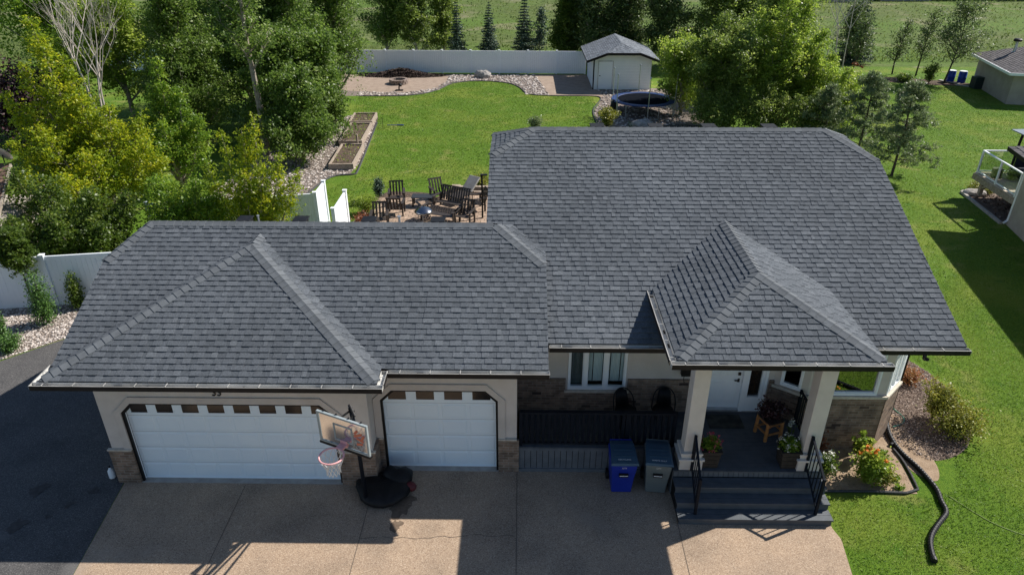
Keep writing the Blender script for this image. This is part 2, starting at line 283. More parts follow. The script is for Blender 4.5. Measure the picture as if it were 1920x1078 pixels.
class MB:
    """collects shapes; build() links them as ONE mesh object"""
    def __init__(s): s.v = []; s.f = []; s.m = []; s.cm = 0; s.tint = None
    def add(s, vs, fs):
        k = len(s.v); s.v += [tuple(p) for p in vs]; s.f += [tuple(k+i for i in f) for f in fs]; s.m += [s.cm]*len(fs); return s
    def box(s, a, b):
        x0, y0, z0 = a; x1, y1, z1 = b
        return s.add([(x0, y0, z0), (x1, y0, z0), (x1, y1, z0), (x0, y1, z0), (x0, y0, z1), (x1, y0, z1), (x1, y1, z1), (x0, y1, z1)],
                     [(0, 3, 2, 1), (4, 5, 6, 7), (0, 1, 5, 4), (1, 2, 6, 5), (2, 3, 7, 6), (3, 0, 4, 7)])
    def obox(s, c, size, mtx=None):
        hx, hy, hz = size[0]/2, size[1]/2, size[2]/2; c = Vector(c)
        vs = [Vector(p) for p in [(-hx, -hy, -hz), (hx, -hy, -hz), (hx, hy, -hz), (-hx, hy, -hz), (-hx, -hy, hz), (hx, -hy, hz), (hx, hy, hz), (-hx, hy, hz)]]
        if mtx is not None: vs = [mtx @ p for p in vs]
        return s.add([p+c for p in vs], [(0, 3, 2, 1), (4, 5, 6, 7), (0, 1, 5, 4), (1, 2, 6, 5), (2, 3, 7, 6), (3, 0, 4, 7)])
    def bar(s, p, q, w, h, up=(0, 0, 1)):
        p = Vector(p); q = Vector(q); d = (q-p); L = d.length; d.normalize(); up = Vector(up)
        if abs(d.dot(up)) > .99: up = Vector((0, 1, 0))
        r = d.cross(up).normalized(); u = r.cross(d)
        m = Matrix((r, d, u)).transposed()
        return s.obox((p+q)/2, (w, L, h), m)
    def prism(s, poly, z0, z1):
        n = len(poly); a = sum(poly[i][0]*poly[(i+1) % n][1]-poly[(i+1) % n][0]*poly[i][1] for i in range(n))
        if a < 0: poly = poly[::-1]
        vs = [(x, y, z0) for x, y in poly]+[(x, y, z1) for x, y in poly]
        return s.add(vs, [tuple(range(n-1, -1, -1)), tuple(range(n, 2*n))]+[(i, (i+1) % n, n+(i+1) % n, n+i) for i in range(n)])
    def slab(s, pts, dz):
        """polygon in space and the same polygon lowered by dz"""
        n = len(pts); vs = [tuple(p) for p in pts]+[(p[0], p[1], p[2]-dz) for p in pts]
        return s.add(vs, [tuple(range(n)), tuple(range(2*n-1, n-1, -1))]+[(n+i, n+(i+1) % n, (i+1) % n, i) for i in range(n)])
    def tube(s, path, r, n=8, cap=True):
        path = [Vector(p) for p in path]; k = len(path)
        rs = r if isinstance(r, (list, tuple)) else [r]*k
        ref = None; base = len(s.v); vs = []
        for i, p in enumerate(path):
            d = (path[min(i+1, k-1)]-path[max(i-1, 0)])
            if d.length < 1e-9: d = Vector((0, 0, 1))
            d.normalize()
            if ref is None: ref = Vector((1, 0, 0)) if abs(d.x) < .8 else Vector((0, 1, 0))
            a = (ref-d*ref.dot(d)).normalized(); b = d.cross(a); ref = a
            vs += [p+(a*math.cos(2*math.pi*j/n)+b*math.sin(2*math.pi*j/n))*rs[i] for j in range(n)]
        fs = [(i*n+j, i*n+(j+1) % n, (i+1)*n+(j+1) % n, (i+1)*n+j) for i in range(k-1) for j in range(n)]
        if cap: fs += [tuple(range(n-1, -1, -1)), tuple(range((k-1)*n, k*n))]
        return s.add(vs, fs)
    def cyl(s, c, r, z0, z1, n=16, r1=None):
        return s.tube([(c[0], c[1], z0), (c[0], c[1], z1)], [r, r if r1 is None else r1], n)
    def lathe(s, prof, c, n=20):
        vs = [(c[0]+r*math.cos(2*math.pi*j/n), c[1]+r*math.sin(2*math.pi*j/n), c[2]+z) for r, z in prof for j in range(n)]
        k = len(prof)
        return s.add(vs, [(i*n+j, i*n+(j+1) % n, (i+1)*n+(j+1) % n, (i+1)*n+j) for i in range(k-1) for j in range(n)])
    def blob(s, c, r, seed=0, rough=0.25, nu=10, nv=7, squash=(1, 1, 1), flat=True):
        rnd = random.Random(seed); vs = []; c = Vector(c)
        ph = [rnd.uniform(0, 6.28) for _ in range(6)]
        for i in range(nv+1):
            th = math.pi*i/nv
            for j in range(nu):
                a = 2*math.pi*j/nu
                k = 1+rough*(math.sin(2*a+ph[0]+th)*.4+math.sin(3*a+ph[1])*.3*math.sin(th)+math.sin(5*a+ph[2]+3*th)*.15+rnd.uniform(-.15, .15))
                vs.append(c+Vector((math.sin(th)*math.cos(a)*r*k*squash[0], math.sin(th)*math.sin(a)*r*k*squash[1], math.cos(th)*r*squash[2]*(1 if i in (0, nv) else k))))
        return s.add(vs, [(i*nu+j, (i+1)*nu+j, (i+1)*nu+(j+1) % nu, i*nu+(j+1) % nu) for i in range(nv) for j in range(nu)])
    def build(s, name, mats, parent=None, smooth=False, world=False, bevel=0.0, kind=None):
        me = bpy.data.meshes.new(name)
        v = s.v
        if world and parent is not None:
            ox, oy, oz = parent.location; r = -parent.rotation_euler.z; cs, sn = math.cos(r), math.sin(r)
            v = [((x-ox)*cs-(y-oy)*sn, (x-ox)*sn+(y-oy)*cs, z-oz) for x, y, z in v]
        me.from_pydata(v, [], s.f)
        if not isinstance(mats, (list, tuple)): mats = [mats]
        for m in mats: me.materials.append(M[m] if isinstance(m, str) else m)
        if len(mats) > 1: me.polygons.foreach_set('material_index', s.m)
        uvl = me.uv_layers.new(name='UVMap'); data = uvl.data
        for p in me.polygons:
            n = p.normal
            if abs(n.z) > 0.75:
                for li in p.loop_indices:
                    q = me.vertices[me.loops[li].vertex_index].co; data[li].uv = (q.x, q.y)
            else:
                h = math.hypot(n.x, n.y); tx, ty = -n.y/h, n.x/h
                for li in p.loop_indices:
                    q = me.vertices[me.loops[li].vertex_index].co; data[li].uv = (q.x*tx+q.y*ty, q.z)
        if s.tint is not None:
            at = me.attributes.new('tint', 'FLOAT', 'POINT'); at.data.foreach_set('value', s.tint)
        if smooth: me.polygons.foreach_set('use_smooth', [True]*len(me.polygons))
        me.update()
        o = bpy.data.objects.new(name, me); COL.objects.link(o)
        if bevel:
            b = o.modifiers.new('bevel', 'BEVEL'); b.width = bevel; b.segments = 2; b.limit_method = 'ANGLE'
        if parent is not None: o.parent = parent
        if kind: o['kind'] = kind
        return o

def quads_obj(name, V, tint, m, parent=None, nper=4):
    """numpy array of separate quads/tris -> one mesh with a tint attribute"""
    V = np.ascontiguousarray(V, dtype=np.float32).reshape(-1, 3); nf = len(V)//nper
    me = bpy.data.meshes.new(name); me.vertices.add(len(V)); me.vertices.foreach_set('co', V.ravel())
    me.loops.add(len(V)); me.loops.foreach_set('vertex_index', np.arange(len(V), dtype=np.int32))
    me.polygons.add(nf); me.polygons.foreach_set('loop_start', np.arange(0, len(V), nper, dtype=np.int32))
    at = me.attributes.new('tint', 'FLOAT', 'POINT'); at.data.foreach_set('value', np.repeat(np.asarray(tint, dtype=np.float32), nper))
    me.materials.append(M[m]); me.update(calc_edges=True); me.validate()
    o = bpy.data.objects.new(name, me); COL.objects.link(o)
    if parent is not None: o.parent = parent
    return o
def leaves(rng, C, size, tint, flat=0.0, aspect=0.6, hang=None):
    """leaf quads at centres C"""
    n = len(C); nrm = rng.normal(size=(n, 3)); nrm[:, 2] = np.abs(nrm[:, 2])+flat
    nrm /= np.linalg.norm(nrm, axis=1, keepdims=True)
    a = rng.normal(size=(n, 3))
    if hang is not None: a = a*0.5+hang
    a -= nrm*(a*nrm).sum(1, keepdims=True); a /= np.linalg.norm(a, axis=1, keepdims=True)+1e-9
    b = np.cross(nrm, a); s = (size*rng.uniform(.6, 1.3, n))[:, None]
    V = np.stack([C-a*s*.5, C+b*s*.5*aspect, C+a*s*.5, C-b*s*.5*aspect], 1)
    return V, np.clip(tint, 0, 1)

PI = math.pi
def ground(name, poly, z, m, label=None, kind='structure', thick=0.0):
    b = MB()
    n = len(poly); a = sum(poly[i][0]*poly[(i+1) % n][1]-poly[(i+1) % n][0]*poly[i][1] for i in range(n))
    if a < 0: poly = poly[::-1]
    if thick: b.prism(poly, z-thick, z)
    else: b.add([(x, y, z) for x, y in poly], [tuple(range(n))])
    o = b.build(name, m); o['kind'] = kind
    return o
def smooth_poly(pts, it=2):
    for _ in range(it):
        q = []; n = len(pts)
        for i in range(n):
            a, b = pts[i], pts[(i+1) % n]
            q += [(a[0]*.75+b[0]*.25, a[1]*.75+b[1]*.25), (a[0]*.25+b[0]*.75, a[1]*.25+b[1]*.75)]
        pts = q
    return pts
def smooth_path(pts, it=2):
    for _ in range(it):
        q = [pts[0]]
        for a, b in zip(pts, pts[1:]):
            q += [tuple(a[k]*.75+b[k]*.25 for k in range(len(a))), tuple(a[k]*.25+b[k]*.75 for k in range(len(a)))]
        q.append(pts[-1]); pts = q
    return pts
def inside(P, poly):
    x, y = P[:, 0], P[:, 1]; r = np.zeros(len(P), bool); n = len(poly)
    for i in range(n):
        x0, y0 = poly[i]; x1, y1 = poly[(i+1) % n]
        c = ((y0 > y) != (y1 > y)) & (x < (x1-x0)*(y-y0)/(y1-y0+1e-12)+x0); r ^= c
    return r
def sample(rng, poly, dens):
    xs = [p[0] for p in poly]; ys = [p[1] for p in poly]
    n = int((max(xs)-min(xs))*(max(ys)-min(ys))*dens)
    P = np.stack([rng.uniform(min(xs), max(xs), n), rng.uniform(min(ys), max(ys), n)], 1)
    return P[inside(P, poly)]
ICO_V = None
def pebbles(name, poly, dens, size, z, seed, m='pebble', label=None):
    rng = np.random.default_rng(seed); P = sample(rng, poly, dens); n = len(P)
    bm = bmesh.new(); bmesh.ops.create_icosphere(bm, subdivisions=1, radius=1)
    v = np.array([q.co[:] for q in bm.verts]); f = np.array([[q.index for q in t.verts] for t in bm.faces]); bm.free()
    s = size*rng.uniform(.5, 1.4, n); asp = np.stack([rng.uniform(.8, 1.3, n), rng.uniform(.6, 1.0, n), rng.uniform(.35, .6, n)], 1)
    a = rng.uniform(0, 6.28, n); ca, sa = np.cos(a), np.sin(a)
    T = v[None]*asp[:, None]*s[:, None, None]*(1+rng.uniform(-.12, .12, (n, len(v), 1)))
    X = T[..., 0]*ca[:, None]-T[..., 1]*sa[:, None]+P[:, :1]; Y = T[..., 0]*sa[:, None]+T[..., 1]*ca[:, None]+P[:, 1:]
    Z = T[..., 2]+z+s[:, None]*.2
    V = np.stack([X, Y, Z], -1)[:, f].reshape(-1, 3)
    o = quads_obj(name, V, np.repeat(rng.uniform(0, 1, n), len(f)), m, nper=3); o['kind'] = 'stuff'
    return o

# ------------------------------------------------------------------ ground and setting
GZ = 0.004
ground('lawn', [(-70, -40), (130, -40), (130, 52), (-70, 52)], 0.0, 'lawn')
ground('field', [(-150, 52), (220, 52), (220, 420), (-150, 420)], 0.0, 'field')
DRV = [(-.45, .3), (8.6, .62), (15.25, .62), (15.25, -1.2), (15.32, -1.5), (15.18, -2.4), (14.95, -5), (14.6, -16), (.85, -16), (-.15, -2.6)]
ground('driveway', DRV, 2*GZ, 'driveway')
ASP = [(-.45, 6.5), (-4.3, 6.8), (-5.45, 5.92), (-6.52, 4.8), (-8.2, 3.2), (-12, -1), (-16, -16), (.83, -16), (-.16, -2.6), (-.47, .3)]
ground('asphalt_drive', ASP, GZ, 'asphalt')
jt = MB()
for a, b in [((8.56, .45), (8.58, -15)), ((12.0, -1.1), (11.8, -15)), ((5.3, -.7), (5.2, -15)), ((2.38, -.1), (2.52, -15))]:
    jt.bar((*a, 3*GZ), (*b, 3*GZ), .016, .001)
for a, b in [((.2, -4.2), (14.9, -4.2))]: jt.bar((*a, 3*GZ), (*b, 3*GZ), .016, .001)
jt.build('driveway_joints', 'joint', kind='structure')
rnd = random.Random(5)
cr = MB(); x, y = 5.3, -1.62
while x < 8.4:
    nx = x+rnd.uniform(.07, .16); ny = y+rnd.uniform(-.035, .035); cr.bar((x, y, 3.5*GZ), (nx, ny, 3.5*GZ), rnd.uniform(.006, .014), .001); x, y = nx, ny
cr.build('driveway_crack', 'joint', kind='structure')
def stain(name, c, r, m, seed, z, sq=1.0, parent=None):
    q = random.Random(seed); n = 40; ph = [q.uniform(0, 6.28) for _ in range(4)]
    ground(name, [(c[0]+r*(1+.3*math.sin(2*a+ph[0])+.18*math.sin(5*a+ph[1])+.1*math.sin(9*a+ph[2])+q.uniform(-.06, .06))*math.cos(a), c[1]+sq*r*(1+.3*math.sin(3*a+ph[3])+.15*math.sin(7*a+ph[1])+q.uniform(-.06, .06))*math.sin(a)) for a in [2*PI*i/n for i in range(n)]], z, m)
stain('water_stain', (6.02, -.78), .17, 'stain', 1, 3*GZ, 1.7); stain('water_stain', (6.0, -1.25), .13, 'stain', 2, 3*GZ, 1.2); stain('water_stain', (6.1, -.5), .19, 'stain', 7, 3.6*GZ, .9)
for i, (x, y, r) in enumerate([(-2.25, -.3, .19), (-.98, -.33, .1), (-1.3, -.75, .09), (-2.05, -1.35, .18), (-2.4, -1.9, .09), (-1.55, -1.1, .06)]): stain('oil_stain', (x, y), r, 'oil', 20+i, 3*GZ)

GRV = [(-14, 6.9), (-4.2, 8.6), (-3.6, 7.2), (-4.3, 6.8), (-5.45, 5.97), (-6.55, 4.85), (-8.25, 3.25), (-14, -2)]
ground('gravel_bed', GRV, 1.5*GZ, 'gravel_base')
pebbles('river_rock', [(-10, 1.4), (-10, 7.6), (-4.2, 8.5), (-3.9, 7.1), (-5.5, 5.95), (-6.55, 4.85), (-8.25, 3.25)], 420, .034, 2*GZ, 3)
# bed to the right of the bay window
MUL = smooth_poly([(17.7, 7.5), (18.9, 7.2), (19.6, 5.9), (20.05, 5.0), (20.3, 4.4), (20.3, 3.2), (20.05, 2.1), (19.5, 1.35), (18.9, 1.0), (18.3, .9), (17.9, 1.6), (17.5, 1.6)], 2)
ground('mulch_bed', MUL, GZ, 'mulch')
ground('bare_dirt', smooth_poly([(17.2, 2.2), (18.0, 3.0), (18.5, 2.6), (18.35, 2.0), (18.4, 1.5), (18.5, 1.0), (18.42, .55), (18.2, .2), (17.95, .35), (17.75, .6), (17.7, 1.2)], 2), 1.5*GZ, 'dirt')
BED = [(15.28, -.12), (17.55, -.16), (17.7, 1.2), (17.5, 2.1), (15.3, 2.0)]
ground('flower_bed_soil', BED, 2*GZ, 'dirt')
rng = np.random.default_rng(11)
P = sample(rng, MUL, 900); C = np.c_[P, rng.uniform(.005, .04, len(P))]
V, t = leaves(rng, C, .055, rng.uniform(0, 1, len(C))**1.5, flat=1.5, aspect=.35); o = quads_obj('bark_mulch', V, t, 'chips'); o['kind'] = 'stuff'
P = sample(rng, BED, 120); C = np.c_[P, rng.uniform(.012, .03, len(P))]
V, t = leaves(rng, C, .03, rng.uniform(0, 1, len(C)), flat=1.5, aspect=.5); o = quads_obj('garden_debris', V, t, 'chips'); o['kind'] = 'stuff'
# backyard ground
ground('gravel_patio', smooth_poly([(-9, 41.0), (-4, 40.3), (-1.0, 39.7), (.9, 40.0), (2.3, 41.3), (2.8, 44), (2.6, 46.4), (-9, 46.4)], 2), GZ, 'sand')
RKB = [(-6, 38.6), (-3, 38.7), (.1, 38.7), (1.6, 39.5), (2.55, 41.0), (3.2, 43.3), (5.3, 44.1), (7.6, 43.3), (8.5, 41.6), (8.9, 39.3), (10.7, 38.9), (10.8, 46.4), (-6, 46.4)]
ground('rock_border', RKB, .5*GZ, 'gravel_base')
ground('bark_pad', [(10.6, 38.9), (13.6, 38.95), (14.4, 38.5), (14.3, 46.4), (9.6, 46.4)], GZ, 'sand')
ground('rock_ground', smooth_poly([(14.0, 41.5), (14.3, 38.6), (13.9, 36.5), (13.3, 34.5), (13.4, 31), (14.2, 28.5), (20, 28), (21, 41.5)], 1), .7*GZ, 'gravel_base')
pebbles('border_rock', [(-3.2, 38.7), (.1, 38.7), (1.6, 39.5), (2.5, 40.8), (3.2, 43.3), (5.3, 44.1), (7.6, 43.3), (8.5, 41.6), (8.9, 39.3), (10.6, 38.9), (9.6, 46.3), (2.9, 46.3), (2.7, 43.5), (2.2, 41.3), (.8, 40.1), (-1, 39.7), (-3.2, 40.2)], 36, .085, GZ, 4)
pebbles('rock_mulch', [(14.0, 40.8), (14.3, 38.6), (13.9, 36.5), (13.3, 34.5), (13.4, 31), (14.2, 28.5), (19, 28), (18.5, 40.8)], 16, .08, GZ, 5)
ROCK2 = smooth_poly([(-.45, 31.3), (.35, 21.6), (-.9, 21.35), (-1.25, 19.8), (-1.6, 17.6), (-2.2, 14.6), (-6, 14.6), (-5.5, 25), (-3.4, 32.2), (-1.5, 34), (-.6, 33)], 1)
ground('rock_ground', ROCK2, .7*GZ, 'gravel_base')
pebbles('garden_rock', ROCK2, 70, .055, GZ, 6)
edg = MB(); ep = smooth_path([(-3.0, 38.55), (.1, 38.6), (1.6, 39.4), (2.55, 40.9), (3.2, 43.2), (5.3, 44.0), (7.6, 43.2), (8.5, 41.5), (8.9, 39.2), (10.7, 38.8), (13.6, 38.85), (14.3, 38.45), (13.8, 36.5), (13.2, 34.5), (13.3, 31)], 2)
edg.tube([(x, y, .02) for x, y in ep], .045, 6); tagit(edg.build('lawn_edging', 'edging'), 'thin dark edging curving along the back lawn', 'edging')
edg = MB(); ep = smooth_path([(-.4, 31.3), (.38, 21.7), (.3, 21.45), (-.8, 21.3), (-1.15, 19.8), (-1.45, 17.8)], 2)
edg.tube([(x, y, .03) for x, y in ep], .05, 6); tagit(edg.build('lawn_edging', 'edging'), 'dark edging beside the raised garden boxes', 'edging')
ground('paver_patio', [(2.0, 18.25), (4.3, 18.35), (4.4, 17.9), (4.9, 17.9), (5.2, 18.6), (7.6, 18.7), (7.6, 11), (.9, 11), (1.4, 14.5), (2.2, 15.6)], 2*GZ, 'paver')
ground('patio_soil', smooth_poly([(1.5, 14.6), (1.7, 19.2), (4.6, 19.0), (4.7, 18.2), (5.0, 19.3), (6.0, 20.0), (7.8, 20.2), (7.8, 13), (1.0, 13)], 1), GZ, 'soil')
rngt = random.Random(77)
for i in range(26):
    stain('dry_patch', (rngt.uniform(32, 56), rngt.choice((45.6, 48.2, 49.6, 51.0))+rngt.uniform(-.4, .4), ), rngt.uniform(.25, .6), 'dry_grass', 700+i, GZ*(1+.02*i), .35)
ground('garden_strip', smooth_poly([(31, 47.6), (42, 44.6), (43.3, 43.2), (41.6, 42.4), (36, 44.2), (30, 45.4)], 1), GZ, 'soil')
ground('ditch', [(-60, 50.2), (120, 50.2), (120, 52), (-60, 52)], GZ, 'field')

# ------------------------------------------------------------------ the house
HOUSE = thing('house', 'beige stucco bungalow with charcoal shingle roofs, two white garage doors and a raised porch', 'house', (0, 0, 0))
PG = .435
def gp(x, y): return (x, y, 3.206+PG*(y+.13))           # garage roof plane
def hp(x, y): return (x, y, 3.321+PG*(y-.518))          # house roof plane
def roof_tabs(poly3, seed, expo=.145, material='shingle', wmin=.07, wmax=.22, rise=.017, name='shingles'):
    """laminated shingles on a convex roof face; first edge of poly3 is the eave"""
    P = [Vector(p) for p in poly3]
    n = Vector((0, 0, 0))
    for i in range(len(P)): n += P[i].cross(P[(i+1) % len(P)])
    n.normalize()
    if n.z < 0: n = -n
    U = Vector((0, 0, 1)).cross(n).normalized(); Vv = n.cross(U)       # along eave, up slope
    if Vv.z < 0: Vv = -Vv; U = -U
    O = P[0]; q = [((p-O).dot(U), (p-O).dot(Vv)) for p in P]
    u0, u1 = min(a for a, b in q), max(a for a, b in q); v0, v1 = min(b for a, b in q), max(b for a, b in q)
    rd = random.Random(seed); vs = []; fs = []; tt = []
    j = 0; v = v0
    while v < v1:
        u = u0-rd.uniform(0, .3); up = rd.random() < .5
        while u < u1:
            w = rd.uniform(wmin, wmax) if up else rd.uniform(wmin, wmax*.8)
            hi = rise+(.007 if up else 0)+rd.uniform(-.0015, .0015); lo = .001+(.006 if up else 0)
            t = rd.uniform(.35, 1) if up else rd.uniform(0, .65)
            if rd.random() < .07: t = rd.uniform(0, .12)
            k = len(vs); va = v+rd.uniform(-.002, .002); vb = v+expo+.012
            for (a, b, h) in ((u, va, hi), (u+w, va, hi), (u+w, vb, lo), (u, vb, lo), (u, va, -.004), (u+w, va, -.004)):
                vs.append(O+U*a+Vv*b+n*h); tt.append(t)
            fs += [(k, k+1, k+2, k+3), (k+4, k+5, k+1, k), (k+4, k, k+3), (k+5, k+2, k+1)]
            u += w; up = not up
        v += expo; j += 1
    me = bpy.data.meshes.new('t'); me.from_pydata([p[:] for p in vs], [], fs)
    at = me.attributes.new('tint', 'FLOAT', 'POINT'); at.data.foreach_set('value', tt)
    bm = bmesh.new(); bm.from_mesh(me); bpy.data.meshes.remove(me)
    cen = sum(P, Vector())/len(P)
    for i in range(len(P)):
        a, b = P[i], P[(i+1) % len(P)]; e = (b-a).normalized(); nn = e.cross(n)
        if nn.dot(cen-a) > 0: nn = -nn
        bmesh.ops.bisect_plane(bm, geom=bm.verts[:]+bm.edges[:]+bm.faces[:], plane_co=a+nn*.004, plane_no=nn, clear_outer=True)
    return bm
def roof(name, faces, parent, label=None, mat_='shingle', thick=.2, seed=1, expo=.145, caps=(), capw=.165, capstep=.19, rise=.018, wmax=.26, cap_t=(0, 1)):
    """faces: list of 3D polygons (eave first). returns roof object"""
    bm = bmesh.new(); me = bpy.data.meshes.new(name)
    tmp = []
    for i, f in enumerate(faces):
        b2 = roof_tabs(f, seed+i, expo, mat_, rise=rise, wmax=wmax); m2 = bpy.data.meshes.new('x'); b2.to_mesh(m2); b2.free(); bm.from_mesh(m2); bpy.data.meshes.remove(m2)
    bm.to_mesh(me); bm.free(); me.materials.append(M[mat_])
    o = bpy.data.objects.new(name, me); COL.objects.link(o); o.parent = parent
    if label: o['label'] = label
    d = MB()
    for f in faces: d.slab([(p[0], p[1], p[2]-.003) for p in f], thick)
    d.build('roof_deck', 'fascia', o)
    if caps:
        c = MB(); tints = []; rd = random.Random(seed*7+1)
        for (a, b, n1, n2) in caps:
            a = Vector(a); b = Vector(b); d_ = (b-a); L = d_.length; d_.normalize()
            n1 = Vector(n1); n2 = Vector(n2); n1 = (n1-d_*n1.dot(d_)).normalized(); n2 = (n2-d_*n2.dot(d_)).normalized(); a = a+d_*.07; L -= .07
            k = int(L/capstep)+1; st = L/k
            for i in range(k):
                p = a+d_*(i*st); q = a+d_*((i+1)*st+.015); h0 = .036; h1 = .022
                t = rd.uniform(*cap_t); up = Vector((0, 0, 1))
                g = len(c.v)
                rows = []
                for pt, h in ((p, h0), (q, h1)):
                    for s_, e_ in ((n1, capw), (n1, capw*.35), (None, 0), (n2, capw*.35), (n2, capw)):
                        rows.append(pt+up*(h-(0 if s_ is not None else -.006))+(s_*e_ if s_ is not None else Vector()))
                low = [r-up*.035 for r in rows[:5]]
                sd_ = [rows[0]-up*.03, rows[5]-up*.03, rows[4]-up*.03, rows[9]-up*.03]
                c.add(rows+low+sd_, [(0, 1, 6, 5), (1, 2, 7, 6), (2, 3, 8, 7), (3, 4, 9, 8), (10, 11, 1, 0), (11, 12, 2, 1), (12, 13, 3, 2), (13, 14, 4, 3), (15, 0, 5, 16), (4, 17, 18, 9)])
                tints += [t]*19
        c.tint = tints; c.build('ridge_cap', 'cap', o)
    return o
def slope_dirs(dx, dy, p=PG):
    return (dx, dy, -p*math.hypot(dx, dy))
# main house roof
H1 = [hp(7.77, .66), hp(18.08, .66), hp(18.08, 6.03), hp(16.95, 7.25), hp(8.93, 7.25), hp(7.77, 6.18)]
RZ = hp(0, 7.25)[2]
def hb(x, y): return (x, y, RZ-PG*(y-7.25))
H2 = [hb(18.08, 13.98), hb(7.77, 13.98), hb(7.77, 8.32), hb(8.93, 7.25), hb(16.95, 7.25), hb(18.08, 8.47)]
HL = [hb(7.77, 8.32), hp(7.77, 6.18), (8.93, 7.25, RZ)]
HR = [hp(18.08, 6.03), hb(18.08, 8.47), (16.95, 7.25, RZ)]
dn_f = slope_dirs(0, -1); dn_b = slope_dirs(0, 1); dn_l = slope_dirs(-1, 0); dn_r = slope_dirs(1, 0)
main_roof = roof('roof', [H1, H2, HL, HR], HOUSE, 'tall main roof over the right half of the house', seed=3, caps=[
    ((16.95, 7.25, RZ), (8.93, 7.25, RZ), dn_f, dn_b),
    (hp(18.08, 6.03), (16.95, 7.25, RZ), dn_f, dn_r), (hb(18.08, 8.47), (16.95, 7.25, RZ), dn_b, dn_r),
    (hp(7.77, 6.18), (8.93, 7.25, RZ), dn_f, dn_l), (hb(7.77, 8.32), (8.93, 7.25, RZ), dn_b, dn_l)])
# garage roof with the projecting hip
GR = gp(0, 3.69)[2]
def gb(x, y): return (x, y, GR-PG*(y-3.69))
G1 = [gp(-1.08, -.10), gp(9.20, -.10), gp(9.20, 2.44), gp(8.01, 3.66), gp(-.365, 3.69), gp(-1.08, 2.47)]
G2 = [gb(8.05, 7.5), gb(-1.08, 7.5), gb(-1.08, 4.91), gb(-.365, 3.69), gb(8.05, 3.69)]
GL = [gb(-1.08, 4.91), gp(-1.08, 2.47), (-.365, 3.69, GR)]
GS = [gp(9.20, 2.44), (9.19, 3.14, 4.455), (8.42, 3.86, 4.77), gp(8.01, 3.66)]
ZE = 3.206+PG*.06; AZ = 3.206+PG*3.45; XA, XB = -1.02, 5.76; XM = (XA+XB)/2
F1 = [(XA, -.65, ZE), (XB, -.65, ZE), (XM, 2.74, AZ)]
F2 = [(XB, -.65, ZE), (XB, -.07, ZE), (XM, 3.32, AZ), (XM, 2.74, AZ)]
F3 = [(XA, -.07, ZE), (XA, -.65, ZE), (XM, 2.74, AZ), (XM, 3.32, AZ)]
garage_roof = roof('roof', [G1, G2, GL], HOUSE, 'lower garage roof across the left half', seed=20, caps=[
    (gp(8.01, 3.68), (-.365, 3.69, GR), dn_f, dn_b),
    (gp(-1.08, 2.47), (-.365, 3.69, GR), dn_f, dn_l), (gb(-1.08, 4.91), (-.365, 3.69, GR), dn_b, dn_l),
    (gp(9.19, 2.47), gp(8.05, 3.64), dn_f, dn_r)], cap_t=(.2, .9))
# the right end strip is nearly flush with the main roof
sb = roof_tabs(GS, 77, .145, rise=.01); me = bpy.data.meshes.new('roof_return'); sb.to_mesh(me); sb.free(); me.materials.append(M['shingle'])
o = bpy.data.objects.new('roof_return', me); COL.objects.link(o); o.parent = HOUSE
dd = MB(); dd.slab([(p[0], p[1], p[2]-.004) for p in GS], .25); dd.build('roof_deck', 'fascia', o)
bump_roof = roof('roof', [F1, F2, F3], HOUSE, 'hipped roof projecting over the double garage door', seed=40, thick=.19, caps=[
    ((XB, -.65, ZE), (XM, 2.74, AZ), dn_f, dn_r), ((XA, -.65, ZE), (XM, 2.74, AZ), dn_f, dn_l),
    ((XM, 2.74, AZ), (XM, 3.32, AZ), dn_l, dn_r)], capw=.16)
# porch roof
PZ = 3.946+.043; PX0, PX1 = 11.61, 15.575; PXM = (PX0+PX1)/2; PA = PZ+.432*(PX1-PX0)/2; PYV = .518+(PZ-3.321)/PG; PYR = .518+(PA-3.321)/PG
Q1 = [(PX0, -.843, PZ), (PX1, -.843, PZ), (PXM, 1.14, PA)]
Q2 = [(PX1, -.843, PZ), (PX1, PYV, PZ), (PXM, PYR, PA), (PXM, 1.14, PA)]
Q3 = [(PX0, PYV, PZ), (PX0, -.843, PZ), (PXM, 1.14, PA), (PXM, PYR, PA)]
porch_roof = roof('roof', [Q1, Q2, Q3], HOUSE, 'small hipped porch roof rising over the front steps', seed=60, thick=.18, caps=[
    ((PX1, -.843, PZ), (PXM, 1.14, PA), dn_f, dn_r), ((PX0, -.843, PZ), (PXM, 1.14, PA), dn_f, dn_l),
    ((PXM, 1.14, PA), (PXM, PYR, PA), dn_l, dn_r)], capw=.16)
